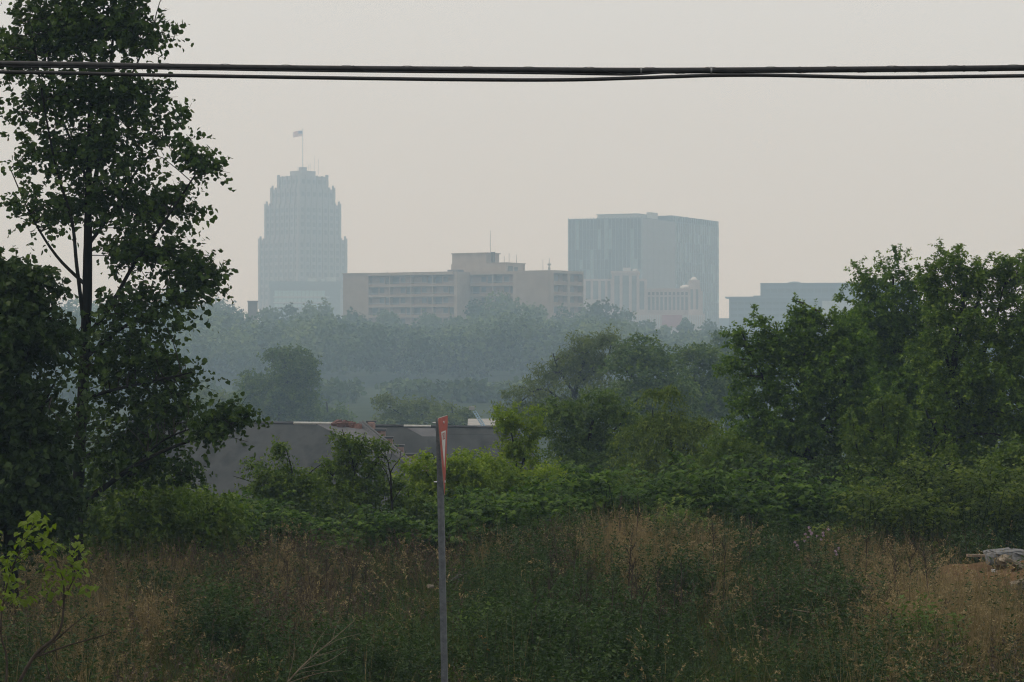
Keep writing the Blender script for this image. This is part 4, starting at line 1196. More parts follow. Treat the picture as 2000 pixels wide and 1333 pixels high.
# pale shed roof and the blue boom beyond the works
M['shed_white'] = surf_mat('pale shed roof', (.22,.21,.20), (.30,.29,.27), 1, .8)
M['boom_blue'] = surf_mat('pale blue paint', (.28,.40,.52), (.36,.48,.60), 3, .6)
def shed_and_boom():
    Y = 280.0; k = Y/FPX
    b = P(918, 860, Y); g = float(gz(b[0], Y))
    e = empty('pale_shed', (b[0], Y, g)); tag(e, 'pale low shed roof glimpsed beyond the grey works ridge', 'building')
    top = EYE - (826 - 666.5)*k - g
    L = 74*k
    box('wall', 0, L, 0, 8, 0, top - .3, M['beige'], e)
    V = np.array([(-.3,-.4,top-.3),(L+.3,-.4,top-.3),(L+.3,4,top+.35),(-.3,4,top+.35),(L+.3,8.4,top-.3),(-.3,8.4,top-.3)])
    V = np.concatenate([V, V - (0,0,.15)])
    F = np.array([(0,1,2),(0,2,3),(3,2,4),(3,4,5),(6,8,7),(6,9,8),(9,10,8),(9,11,10),(0,6,7),(0,7,1),(1,7,8),(1,8,2),(2,8,10),(2,10,4),(5,11,6),(5,6,3),(3,6,0)])
    mobj('roof', V, F, M['shed_white'], e)
    Y2 = 268.0; b = P(944, 860, Y2); g2 = float(gz(b[0], Y2))
    base = np.array((b[0], Y2, g2))
    c = empty('lift_boom', base); tag(c, 'slanting pale blue steel boom above the grey roof ridge', 'lift')
    p0, p1 = P(946, 835, Y2), P(926, 803, Y2)
    V, F = tube([(*base, .35), (*(p0 + (0, 0, .1)), .30)], 8); mobj('mast', V, F, M['boom_blue'], c, base)
    for d in (-.16, .16):
        V, F = tube([(*(p0 + (d, 0, 0)), .09), (*(p1 + (d, 0, 0)), .07)], 6); mobj('boom_rail', V, F, M['boom_blue'], c, base)
    for t in np.linspace(.1, .95, 8):
        q = p0 + (p1 - p0)*t
        V, F = tube([(*(q - (.17, 0, 0)), .05), (*(q + (.17, 0, .12)), .05)], 5); mobj('boom_rung', V, F, M['boom_blue'], c, base)
    q = p1 + (-.25, 0, .1)
    box_at('bucket', q[0]-.35, q[0]+.30, Y2-.3, Y2+.3, q[2], q[2]+.42, M['shed_white'], c, base)
shed_and_boom()

# ------------------------------------------------------------------ knotweed bank
def knotweed(label, Y0, Y1, xs_px, tops, n, mat='knot', size=.14, name='knotweed_clump', edge=.80):
    """arching canes with broad leaves; xs_px / tops give the outline of the bank at its mean distance"""
    Ym = (Y0 + Y1)/2
    u = rng.random(n); px = xs_px[0] + (xs_px[-1] - xs_px[0])*u
    Yc = rng.uniform(Y0, Y1, n)
    X = (px - 1000)*Yc/FPX
    g = gz(X, Yc)
    top = EYE - (np.interp(px, xs_px, tops) - 666.5)*Yc/FPX
    front = (Yc - Y0)/(Y1 - Y0)
    h = np.maximum(.45, (top - g)*(edge + (1-edge)*np.minimum(1, front*2.2))*rng.uniform(.72, 1.06, n))
    h = h*(1 + .16*np.sin(X*2.7 + Yc) + .12*np.sin(X*6.1 + 2*Yc + 1.0))
    bx, by = float(X.mean()), Ym
    base = np.array((bx, by, float(gz(bx, by))))
    e = empty(name, base); tag(e, label, 'knotweed' if name == 'knotweed_clump' else 'shrub', 'knotweed bank along the field edge' if name == 'knotweed_clump' else None)
    lean = unitv(np.stack([rng.normal(0, 1, n), rng.normal(-.5, .8, n), np.zeros(n)], -1))
    G = Geo(); LP, LD, LN, LS = [], [], [], []
    nl = 17
    for i in range(n):
        b = np.array((X[i], Yc[i], g[i]-.05)); a = lean[i]*h[i]*rng.uniform(.12, .42)
        pts = [(*b, .010), (*(b + a*.25 + (0,0,h[i]*.5)), .008), (*(b + a*.7 + (0,0,h[i]*.9)), .006), (*(b + a*1.5 + (0,0,h[i]*.98)), .003)]
        sp = smooth_path(pts, 5)
        if i % 3 == 0:
            V, F = tube(sp[::2], 4); G.add(V, F)
        t = np.linspace(.45, 1, nl)
        q = np.stack([np.interp(t, np.linspace(0, 1, len(sp)), sp[:, c]) for c in range(3)], -1)
        ph = np.where(np.arange(nl) % 2, 1, -1)*1.3 + rng.normal(0, .7, nl) + math.atan2(lean[i][1], lean[i][0])
        d = np.stack([np.cos(ph), np.sin(ph), -.22 + rng.normal(0, .15, nl)], -1)
        LP.append(q + d*.05); LD.append(d)
        LN.append(np.stack([rng.normal(0, .28, nl), rng.normal(-.15, .28, nl), np.ones(nl)], -1))
        LS.append(size*rng.uniform(.65, 1.2, nl)*np.where(t > .9, .7, 1))
    V, F = leaves(np.concatenate(LP), np.concatenate(LD), np.concatenate(LN), np.concatenate(LS), T_HEART)
    tn = np.clip(.6*np.repeat(rng.random(n), nl) + .4*np.tile(np.linspace(0, 1, nl)**2, n), 0, 1)
    mobj('foliage', V, F, M[mat], e, base, tint=np.repeat(tn, len(T_HEART[0])))
    V, F = G.get(); mobj('canes', V, F, M['weed'], e, base, kind='stuff')
    return e

knotweed('knotweed clump at the foot of the thin shrub before the grey roof', 45.5, 48.5, [400, 470, 540, 600, 640], [1000, 985, 975, 990, 1030], 190)
knotweed('low knotweed clump in front of the airy sapling', 45.0, 47.5, [620, 680, 740, 800, 850], [1035, 1010, 1005, 1010, 1020], 150)
knotweed('dark knotweed clump just past the sign post', 45.0, 49.0, [840, 900, 960, 1020, 1080, 1110], [1005, 975, 960, 955, 958, 990], 260)
knotweed('long level knotweed clump below the dark bushy and drooping trees', 46.5, 50.0, [1060, 1120, 1200, 1280, 1350, 1400], [945, 928, 922, 920, 920, 925], 290)
knotweed('knotweed clump in front of the speckled bush', 47.0, 50.5, [1380, 1450, 1520, 1600, 1690], [920, 924, 925, 935, 945], 270)
knotweed('tallest vine-covered knotweed clump under the maples', 45.0, 48.5, [1680, 1740, 1800, 1860, 1900, 1960, 2060], [945, 915, 900, 895, 905, 915, 905], 420, 'vine', .10)
knotweed('small round shrub standing forward of the long knotweed clump', 43.6, 45.2, [1275, 1310, 1350, 1395], [1010, 985, 985, 1010], 70, 'shrub', .085, name='field_shrub', edge=.9)
knotweed('small yellow green shrub standing forward of the vine-covered clump', 43.6, 45.0, [1575, 1600, 1635], [1020, 1000, 1015], 34, 'vine', .075, name='field_shrub', edge=.9)
knotweed('dim knotweed under the dark trees beside the slender trunk', 44.5, 47.0, [150, 250, 340, 420], [1035, 1030, 1020, 1010], 90, 'knot', .12)

# ------------------------------------------------------------------ field of weeds
def field_points(n, patches, base_w=1.0, y0=21.0, y1=46.5):
    """positions in the field; patches are (px, py, rx, ry, weight) in photo places of knee-high growth"""
    out = []
    need = n
    ph0 = rng.uniform(0, 6.28)
    while need > 0:
        m = need*4 + 400
        Y = np.sqrt(rng.uniform(y0**2, y1**2, m))
        X = rng.uniform(-1, 1, m)*(Y*.2217*1.12 + 1.2)
        px = 1000 + X*FPX/Y; py = 666.5 + (EYE - .5)*FPX/Y
        w = np.full(m, base_w)
        for (cx, cy, rx, ry, k) in patches:
            w = w + k*np.exp(-((px-cx)/rx)**2 - ((py-cy)/ry)**2)
        cl = .18 + .82*np.clip(.5 + 1.1*np.sin(X*2.1 + ph0 + 1.3*np.sin(Y*1.1 + ph0))*np.sin(Y*1.3 + X + 2*ph0), 0, 1)
        w = np.clip(w*cl, 0, 6)
        md = np.hypot((X - 8.9)/1.9, (Y - 40.6)/2.6)          # bare earth mound
        w = np.where(md < 1, w*.28, w)
        keep = rng.random(m)*4 < w
        s = np.stack([X, Y], -1)[keep][:need]
        out.append(s); need -= len(s)
    q = np.concatenate(out)
    return np.column_stack([q, gz(q[:, 0], q[:, 1])])

def blades(Pn, h, w, bend, segs=3, lean_dir=None):
    n = len(Pn)
    a = rng.uniform(0, 6.28, n); lean = np.stack([np.cos(a), np.sin(a), np.zeros(n)], -1)
    if lean_dir is not None: lean = unitv(lean_dir + .35*lean)
    f = rng.uniform(0, 6.28, n)*.5; side = np.stack([np.cos(f), np.sin(f)*.6, np.zeros(n)], -1)
    hs = h*rng.uniform(.55, 1.2, n); bd = bend*rng.uniform(.2, 1.6, n)*hs
    rows = []
    for s in range(segs + 1):
        t = s/segs
        c = Pn + lean*(bd*t*t)[:, None]; c[:, 2] += hs*(t - .34*np.minimum(1.5, bd/np.maximum(hs, .01))*t*t)
        ww = w*(1 - .85*t)*.5
        rows.append(c - side*ww); rows.append(c + side*ww)
    V = np.stack(rows, 1)
    F = []
    for s in range(segs):
        F += [(2*s, 2*s+1, 2*s+3), (2*s, 2*s+3, 2*s+2)]
    F = np.array(F)[None] + (np.arange(n)*2*(segs+1))[:, None, None]
    tip = (V[:, -1] + V[:, -2])/2
    return V.reshape(-1, 3), F.reshape(-1, 3), tip, unitv(tip - V[:, -3])

def grass_layer(name, label, n, tuft, patches, base_w, h, w, bend, mat, head=None, rad=.07, wind=0.0):
    """n tufts of blades, each tuft with its own height and tint"""
    T0 = field_points(n, patches, base_w)
    drift = .5 + .5*np.sin(T0[:, 0]*1.5 + 2.0*np.sin(T0[:, 1]*.8))*np.sin(T0[:, 1]*1.1 + T0[:, 0]*.6 + h*9)
    hh = np.repeat(h*rng.uniform(.45, 1.35, n), tuft); ti = np.repeat(np.clip(.45*rng.random(n) + .6*drift, 0, 1), tuft)
    rr = np.repeat(rad*rng.uniform(.5, 1.7, n), tuft)
    Pn = np.repeat(T0, tuft, 0); o2 = rng.normal(0, 1, (len(Pn), 2)); Pn[:, :2] += o2*rr[:, None]
    ld = np.column_stack([o2 + np.repeat(rng.normal(0, wind, (n, 2)), tuft, 0), np.zeros(len(Pn))])
    V, F, tip, d = blades(Pn, hh, w, bend, 3, ld)
    G = Geo().add(V, F); tn = [np.repeat(ti, 8)]
    if head:
        k, ln, sz = head
        t = rng.random((len(tip), k))
        c = tip[:, None] - d[:, None]*(ln*t)[..., None] + rng.normal(0, .014, (len(tip), k, 3))
        dd = np.repeat(d[:, None], k, 1) + rng.normal(0, .6, (len(tip), k, 3)); dd[..., 2] -= .2
        V2, F2 = leaves(c.reshape(-1, 3), dd.reshape(-1, 3), rng.normal(size=(len(tip)*k, 3)), sz*rng.uniform(.6, 1.3, len(tip)*k), T_LANCE)
        G.add(V2, F2); tn.append(np.repeat(np.minimum(1, ti + .25), k*4))
    V, F = G.get()
    o = mobj(name, V, F, M[mat], tint=np.concatenate(tn)); tag(o, label, 'grass', kind='stuff')
    return o

TAN = [(150,1200,170,90,1.6),(260,1110,160,40,1.0),(560,1160,90,60,1.6),(1240,1110,100,60,3.4),(1380,1110,60,40,2.4),(1640,1100,60,30,3.0),(1760,1170,120,80,2.2),(1900,1210,120,60,2.6),(960,1090,60,25,2.4),(1800,1250,150,60,1.6),(330,1240,70,60,1.6),(1100,1060,80,25,1.2),(200,1240,60,60,1.8)]
GRN = [(930,1190,110,90,3.4),(780,1240,90,70,1.6),(1100,1230,120,80,1.2),(1500,1250,150,80,1.8),(1480,1080,80,40,1.4),(700,1300,200,50,1.2),(1950,1180,60,40,2.0),(1700,1300,220,40,1.4),(250,1290,200,50,1.0),(420,1130,60,30,1.6),(100,1110,90,30,1.2)]
BRN = [(480,1250,110,80,3.0),(600,1190,110,60,2.6),(350,1090,160,35,2.4),(1110,1080,90,50,1.4),(1180,1180,120,60,.8),(1700,1190,60,50,2.8),(1250,1050,70,30,1.0),(1560,1200,70,60,1.6),(100,1160,120,60,1.6),(640,1085,90,25,2.0),(820,1110,60,25,2.2),(1450,1040,90,25,1.4),(1780,1080,100,30,1.4)]
DRK = [(1050,1240,120,110,3.0),(1180,1270,120,80,2.6),(700,1310,160,40,2.4),(1560,1170,90,80,2.2),(1330,1130,60,60,1.2),(420,1220,60,60,1.6),(100,1300,160,50,1.4),(1620,1310,200,40,1.6),(1450,1060,90,30,2.2),(1900,1060,120,25,2.6),(1640,1060,100,25,1.8),(560,1290,80,40,2.0)]

grass_layer('green_grass', 'green grass growing all over the weedy field', 3600, 17, GRN, .60, .60, .013, .6, 'grass')
grass_layer('olive_grass', 'olive half-dry grass scattered through the field', 1900, 17, GRN + TAN, .40, .60, .009, .55, 'grass_olive')
grass_layer('straw_grass', 'pale straw-coloured dry grass standing in patches', 2000, 15, TAN, .12, .88, .011, .26, 'dry', rad=.11)
grass_layer('seeding_grass', 'dry grass with nodding tan seed heads in loose drifts', 950, 11, TAN + [(1850,1230,140,70,2.5),(1500,1180,60,60,1.2)], .15, .84, .007, .80, 'dry', head=(12, .20, .046), wind=1.2)
grass_layer('brown_weeds', 'brown dead weeds with feathery tops across the field', 520, 13, BRN, .16, .74, .008, .22, 'rust', head=(18, .34, .048), rad=.13)
grass_layer('dead_brush', 'heaps of arching brown dead brush among the weeds', 280, 44, [(480,1260,70,50,5),(590,1180,60,40,4),(1700,1190,40,40,5),(1790,1240,70,30,3),(560,1130,60,25,2)], .04, .60, .009, 1.5, 'rust', rad=.10, wind=1.6)

def forbs(name, label, n, patches, base_w, h, nl, size, mat, tmpl=T_LANCE, droop=.15):
    Pn = field_points(n, patches, base_w)
    dirs = unitv(np.stack([rng.normal(0, .16, n), rng.normal(0, .16, n), np.ones(n)], -1))
    V, F, tn = shoots(Pn, dirs, h, nl, size, tmpl, droop, 1.0, .7, .3)
    V2, F2, _, _ = blades(Pn, h*.9, .009, .12, 2)
    V, F = Geo().add(V, F).add(V2, F2).get()
    o = mobj(name, V, F, M[mat], tint=np.concatenate([tn, np.full(len(V2), .4)])); tag(o, label, 'weeds', kind='stuff')
forbs('leafy_weeds', 'dark green leafy weeds crowding the middle of the field', 4300, DRK, .20, 1.10, 40, .068, 'weed')
forbs('pale_leafy_weeds', 'lighter green broad-leaved weeds between the grass', 700, GRN, .20, .60, 26, .060, 'weed_light')
forbs('low_weeds', 'short dark weeds covering the soil', 3000, [], 1.2, .30, 14, .055, 'weed')
forbs('orange_weeds', 'few weeds with orange withered leaves among the dark stalks', 46, [(1080,1230,40,40,4),(1010,1250,30,30,3),(1210,1250,25,30,3),(970,1270,25,25,4)], 0.0, .55, 12, .085, 'orange_leaf', T_OVAL)

def undergrowth():
    n = 2800
    Y = rng.uniform(48.5, 54.0, n); X = rng.uniform(-13, 13.5, n)
    Pn = np.stack([X, Y, gz(X, Y)], -1)
    dirs = unitv(np.stack([rng.normal(0, .3, n), rng.normal(-.1, .3, n), np.ones(n)], -1))
    V, F, tn = shoots(Pn, dirs, 1.15, 22, .13, T_OVAL, .2, 1.0, .7, .3)
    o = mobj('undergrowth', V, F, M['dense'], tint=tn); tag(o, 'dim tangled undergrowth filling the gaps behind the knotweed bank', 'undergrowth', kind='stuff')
undergrowth()

CLUMPS = [(1045, 30.0, .75, 1.25, 'broad dark leafy weed clump where the bare stalks stand thickest'), (1150, 29.0, .70, 1.10, 'dark weed clump at the foot of the bare stalks, nearest the viewer'),
          (1205, 32.0, .55, 1.15, 'dark weed clump below the golden straw patch'), (1345, 37.0, .45, 1.00, 'small dark weed clump at the far rim of the golden straw patch'),
          (1560, 33.5, .70, 1.20, 'bushy dark weed clump below the pink thistles'), (1640, 34.5, .45, 1.05, 'narrow dark weed clump beside the brown brush heap'),
          (1470, 41.0, .60, .95, 'low dark weed clump before the knotweed, beyond the straw patch'), (1800, 31.0, .50, .95, 'green weed clump among the nodding tan grass'),
          (440, 31.5, .50, 1.00, 'dark weed clump behind the arching brown brush'), (690, 28.5, .65, .95, 'dark weed clump under the pale dead branch tip'),
          (960, 33.0, .50, .85, 'lighter green weed clump just past the sign post'), (1900, 42.5, .55, 1.05, 'dark weed clump behind the orange earth heap'), (300, 38.0, .45, .80, 'low green weed clump in the brown grass before the cottonwood')]
def weed_clumps():
    for i, (px, Y, rad, h, lab) in enumerate(CLUMPS):
        x = (px - 1000)*Y/FPX; b0 = np.array((x, Y, float(gz(x, Y))))
        e = empty('weed_clump', b0); tag(e, lab, 'weeds', 'weed clumps in the field')
        n = int(150*rad/.6)
        o2 = rng.normal(0, .55, (n, 2))*rad; q = np.column_stack([o2, np.zeros(n)])
        hh = h*np.clip(1.1 - .35*(np.hypot(o2[:, 0], o2[:, 1])/rad)**2, .4, 1.1)*rng.uniform(.75, 1.1, n)
        dirs = unitv(np.column_stack([o2*.35 + rng.normal(0, .12, (n, 2)), np.ones(n)]))
        G = Geo(); tn = []
        for lo, hi in ((0, .6), (.6, .9), (.9, 2)):
            s_ = (hh >= lo) & (hh < hi)
            if s_.sum() == 0: continue
            V, F, t = shoots(q[s_], dirs[s_], float(hh[s_].mean()), 30, .095, T_LANCE, .1, 1.0, .7, .3); G.add(V, F); tn.append(t)
        V, F = G.get(); mobj('foliage', V, F, M['weed_light' if i in (7, 10) else 'weed'], e, tint=np.concatenate(tn))
        G = Geo()
        for j in range(0, n, 5):
            G.add(*tube([(*q[j], .007), (*(q[j] + dirs[j]*hh[j]*.9), .003)], 4))
        V, F = G.get(); mobj('stems', V, F, M['stalk'], e, kind='stuff')
weed_clumps()

# tall dead stalks that stand out singly
def dead_stalks():
    spots = [(1068,1140,33.5,1.15),(1085,1120,35,1.2),(1103,1110,35.5,1.35),(1117,1130,34,1.3),(1139,1150,33,1.25),(1205,1150,33.5,1.4),(1222,1120,34.5,1.6),(1228,1170,32,1.5),(1247,1150,34,1.1),(1286,1160,34,1.2),(1312,1170,33,1.2),(1412,1110,37,1.25),(1745,1110,37,1.15),(1775,1120,36,1.1),(1820,1140,35,1.2),(672,1150,34,1.1),(708,1150,33.5,1.2),(1062,1200,30,1.3),(1090,1200,31,1.4),(1125,1210,30,1.35),(1160,1190,31.5,1.2),(1190,1200,30.5,1.45),(1240,1210,30,1.4),(1275,1190,31,1.2),(1330,1150,34,1.25),(1395,1090,39,1.2),(1460,1090,39,1.3),(1520,1150,34.5,1.1),(1600,1160,34,1.15),(640,1130,36,1.2),(560,1120,37,1.1),(900,1110,38,1.1),(1240,1060,41,1.15),(1210,1050,42,1.2),(1690,1080,40,1.1)]
    for i, (px, py, Y, h) in enumerate(spots):
        x = (px - 1000)*Y/FPX; b = np.array((x, Y, float(gz(x, Y))))
        e = empty('dead_stalk', b)
        tag(e, 'tall bare dark brown dead stalk standing up out of the weeds', 'dead stalk', 'dead stalks standing in the field')
        a = rng.normal(0, .07, 2)*h
        path = smooth_path([(0,0,-.05,.012),(a[0]*.3,a[1]*.3,h*.4,.010),(a[0]*.7,a[1]*.7,h*.75,.008),(a[0],a[1],h*1.05,.004)], 4)
        V, F = tube(path, 5); mobj('stem', V, F, M['stalk'], e)
        G = Geo(); LP, LD = [], []
        for s in range(9):
            t = rng.uniform(.72, 1.0); q = np.array((a[0]*t, a[1]*t, h*1.05*t)); an = rng.uniform(0, 6.28); L = rng.uniform(.08, .2)
            d = np.array((cos(an)*.5, sin(an)*.5, .85))*L
            V, F = tube([(*q, .004), (*(q+d), .002)], 4); G.add(V, F)
            for u in np.linspace(.4, 1, 5): LP.append(q + d*u); LD.append(d + rng.normal(0, .06, 3))
        V, F = leaves(np.array(LP), np.array(LD), rng.normal(size=(len(LP), 3)), np.full(len(LP), .035), T_LANCE); G.add(V, F)
        V, F = G.get(); mobj('seed_head', V, F, M['rust'], e)
dead_stalks()

def thistles():
    for (px, Y, h) in ((1568,41.6,.92),(1580,41.8,1.02),(1588,41.4,.98),(1611,41.5,1.05),(1640,41.0,.80),(1556,41.2,.84)):
        x = (px - 1000)*Y/FPX; b = np.array((x, Y, float(gz(x, Y))))
        e = empty('thistle', b); tag(e, 'thistle with small pale pink flower heads on dark stems', 'thistle', 'thistles in the middle of the field')
        V, F = tube(smooth_path([(0,0,-.05,.010),(.02,0,h*.5,.008),(0,.02,h,.004)]), 5); mobj('stem', V, F, M['weed'], e)
        n = 26; t = rng.uniform(.15, .95, n); an = rng.uniform(0, 6.28, n)
        V, F = leaves(np.stack([np.zeros(n), np.zeros(n), t*h], -1), np.stack([np.cos(an), np.sin(an), np.full(n, .2)], -1), np.tile((0, 0, 1.0), (n, 1)) + rng.normal(0, .3, (n, 3)), .14*rng.uniform(.6, 1.1, n)*(1.2-t), T_LANCE)
        mobj('leaves', V, F, M['weed'], e)
        for j in range(3):
            c = np.array((rng.normal(0, .06), rng.normal(0, .06), h - .06*j + .02)); m = 36
            d = unitv(rng.normal(size=(m, 3)) + (0, 0, .8))
            V, F = leaves(np.tile(c, (m, 1)), d, rng.normal(size=(m, 3)), np.full(m, .034), T_LANCE); mobj('flower_head', V, F, M['pink'], e)
thistles()

# fallen dead branches
def dead_branch(label, Y, main, twigs, mat='dead_wood'):
    p = px_path(main, Y); base = p[0, :3].copy(); 
    e = empty('dead_branch', base); tag(e, label, 'branch')
    V, F = tube(p, 6, .05); mobj('stem', V, F, M[mat], e, base)
    for t in twigs:
        V, F = tube(px_path(t, Y), 5); mobj('side_branch', V, F, M[mat], e, base)
dead_branch('pale forked dead branch leaning up out of the grass near the post', 26.0,
    [(520,1385,3.6),(560,1335,3.2),(600,1292,2.6),(640,1258,2),(692,1213,1)],
    [[(585,1308,1.7),(640,1292,1.3),(676,1270,.7)],[(560,1335,1.7),(620,1316,1.2),(668,1310,.7)],[(604,1290,1.4),(616,1260,1),(640,1225,.6)],[(625,1270,1.4),(660,1250,1),(702,1238,.6)],[(560,1338,1.4),(572,1290,1),(576,1250,.6)],[(650,1249,1.2),(655,1228,.8),(664,1206,.5)],[(545,1356,1.4),(600,1346,1),(650,1338,.6)],[(590,1304,1.2),(622,1282,.9),(648,1276,.5)],[(612,1283,1.1),(650,1272,.8),(690,1262,.4)],[(575,1320,1.1),(600,1312,.8),(640,1308,.5)]])
dead_branch('thin dead twig arching over the dry patch at the far field corner', 32.0,
    [(1545,1190,2.2),(1580,1196,2),(1620,1198,1.4),(1640,1190,.8)], [[(1580,1196,1.5),(1572,1182,1),(1566,1176,.6)],[(1600,1198,1.4),(1618,1186,1),(1624,1176,.6)],[(1590,1199,1.4),(1585,1215,1),(1588,1230,.6)]])
dead_branch('short dark broken stick lying behind the sign post', 38.0,
    [(878,1140,5),(890,1128,5),(912,1119,3)], [[(890,1128,2),(896,1118,1)]], 'bark_grey')

# ------------------------------------------------------------------ lime green sapling
def sapling():
    Y = 19.0
    b = P(-40, 1750, Y); b[2] = gz(b[0], Y)
    e = empty('lime_sapling', b); tag(e, 'lime green young sapling with bare lower stems in the near corner', 'sapling')
    stems = [[(-40,1745,9),(10,1420,8),(60,1292,7),(112,1240,5.5),(124,1190,4.5),(124,1140,3.5),(112,1100,2.5),(100,1065,1.5)],
             [(-40,1745,7),(12,1340,5),(2,1240,4),(6,1180,3.5),(20,1120,3),(42,1070,2.4),(62,1030,1.8),(72,1006,1)],
             [(75,1282,4.5),(130,1262,3.6),(190,1245,2.4),(230,1232,1.2)],
             [(60,1292,4),(110,1250,3),(150,1215,2),(180,1195,1)],
             [(122,1175,3),(140,1140,2.4),(158,1105,1.6),(172,1085,1)],
             [(30,1100,2),(60,1080,1.6),(95,1072,1)], [(6,1180,2),(25,1160,1.5),(48,1150,1)], [(120,1120,2),(95,1115,1.5),(75,1120,1)],
             [(98,1330,2.6),(84,1270,2.2),(78,1225,1.2)], [(112,1290,2),(104,1235,1.6),(100,1200,.8)]]
    for i, s in enumerate(stems):
        V, F = tube(px_path(s, Y), 6, .04); mobj('stem', V, F, M['stalk'], e, b, True)
    me = tri_mesh('leaf', T_HEART[0], T_HEART[1]); me.materials.append(M['sapling'])
    heads = [(70,1004),(58,1014),(80,1018),(66,1030),(95,1026),(52,1040),(76,1046),(40,1056),(60,1062),(84,1058),(104,1062),(34,1075),(56,1082),(112,1070),(96,1082),(30,1092),(150,1068),(166,1080),(136,1084),(154,1096),(110,1104),(130,1112),(160,1112),(92,1116),(8,1094),(18,1106),(140,1128),(120,1132),(16,1128),(30,1136),(96,1140),(150,1144),(12,1152),(48,1148),(124,1152),(24,1166),(52,1166),(8,1182),(36,1176),(170,1148),(84,1150),(106,1160),(-10,1110),(-14,1160),(-8,1050)]
    n = 0
    for (px, py) in heads:
        for j in range(7):
            q = P(px + rng.normal(0, 8), py + rng.normal(0, 7), Y + rng.normal(0, .13)) - b
            s = rng.uniform(.042, .078)
            an = rng.uniform(0, 6.28)
            d = unitv(np.array((cos(an), sin(an)*.7 - .3, -.45 + rng.normal(0, .2))))
            up = np.array((rng.normal(0, .3), rng.normal(-.25, .3), 1.0)); bb = unitv(np.cross(up, d)); nn = np.cross(d, bb)
            o = bpy.data.objects.new('leaf', me)
            m = Matrix([[d[0]*s, bb[0]*s, nn[0]*s, q[0]], [d[1]*s, bb[1]*s, nn[1]*s, q[1]], [d[2]*s, bb[2]*s, nn[2]*s, q[2]], [0, 0, 0, 1]])
            link(o, e); o.matrix_basis = m
            n += 1
sapling()

# ------------------------------------------------------------------ earth mound and rubble
def rubble():
    n = 34
    u = np.linspace(-1, 1, n); X, Yg = np.meshgrid(u, u, indexing='ij')
    R = np.hypot(X, Yg)
    cx, cyy = 8.9, 40.6
    x = cx + X*2.6; y = cyy + Yg*3.4
    hgt = .62*np.clip(1 - R**2, 0, 1)**.9 + .10*np.sin(X*7)*np.sin(Yg*8 + 1) + .05*np.sin(X*17 + Yg*5)
    z = gz(x, y) + np.where(R < 1, hgt, -.25)*1.0 - .03
    V = np.stack([x, y, z], -1).reshape(-1, 3)
    i, j = np.meshgrid(np.arange(n-1), np.arange(n-1), indexing='ij'); a = (i*n + j).ravel()
    o = mobj('earth_mound', V, np.stack([a, a+n, a+n+1, a+1], -1), M['mound'], smooth=True)
    tag(o, 'low heap of bare orange earth at the far field corner', 'mound', kind='structure')
    def rock(name, label, px, py, Y, w, h, d, mat, rz=0.0, tilt=0.0, rough=.16, cat='rubble'):
        c = P(px, py, Y)
        m = 9
        th, ph = np.meshgrid(np.linspace(0, pi, m), np.linspace(0, 2*pi, 14, endpoint=False), indexing='ij')
        S = np.stack([np.sin(th)*np.cos(ph), np.sin(th)*np.sin(ph), np.cos(th)], -1)
        S = np.sign(S)*np.abs(S)**.38
        S = S*(1 + rough*(np.sin(ph*3 + px)*np.sin(th*4 + py) + .6*rng.uniform(-1, 1, th.shape)))[..., None]
        Vv = (S*np.array((w/2, d/2, h/2))).reshape(-1, 3)
        Rm = np.array(Matrix.Rotation(rz, 3, 'Z') @ Matrix.Rotation(tilt, 3, 'Y'))
        F = []
        for a_ in range(m-1):
            for b_ in range(14):
                p, q = a_*14 + b_, a_*14 + (b_+1) % 14
                F += [(p, p+14, q+14), (p, q+14, q)]
        o = mobj(name, Vv @ Rm.T, np.array(F), M[mat])
        o.location = tuple(c)
        tag(o, label, cat)
    rock('concrete_slab', 'broad grey broken slab on top of the orange heap', 1962, 1084, 41.2, .62, .17, .6, 'concrete', .3, -.06)
    rock('concrete_slab', 'smaller grey broken slab at the picture edge above the orange heap', 2002, 1090, 41.0, .40, .16, .5, 'concrete', -.4, .2)
    rock('concrete_block', 'upright grey block between the plank and the broad slab', 1937, 1095, 41.0, .17, .17, .2, 'concrete', .2, .1, .08)
    rock('rock', 'sloping pale rock under the broad grey slab', 1978, 1100, 40.4, .42, .10, .3, 'stone', .2, .35)
    rock('rock', 'triangular pale rock touching the upright grey block', 1961, 1094, 40.5, .20, .13, .2, 'stone', .5, -.4)
    rock('rock', 'pale stone lying lowest at the picture edge', 1992, 1142, 37.6, .30, .13, .26, 'stone', .3, -.2)
    rock('rock', 'small bright stone set in the orange heap', 1941, 1115, 39.4, .07, .05, .06, 'white_strip', .3, 0)
    rock('rock', 'orange brown stone in the grass near the sign post', 841, 1146, 36.5, .10, .055, .10, 'stone', .3, 0)
    c = P(1920, 1086, 41.3)
    pl = mobj('plank', boxv(-.30, .30, -.05, .05, -.022, .022), BOXF, M['plank'])
    pl.location = tuple(c); pl.rotation_euler = (0, .04, .15); tag(pl, 'short weathered board jutting out beside the upright grey block', 'plank')
rubble()

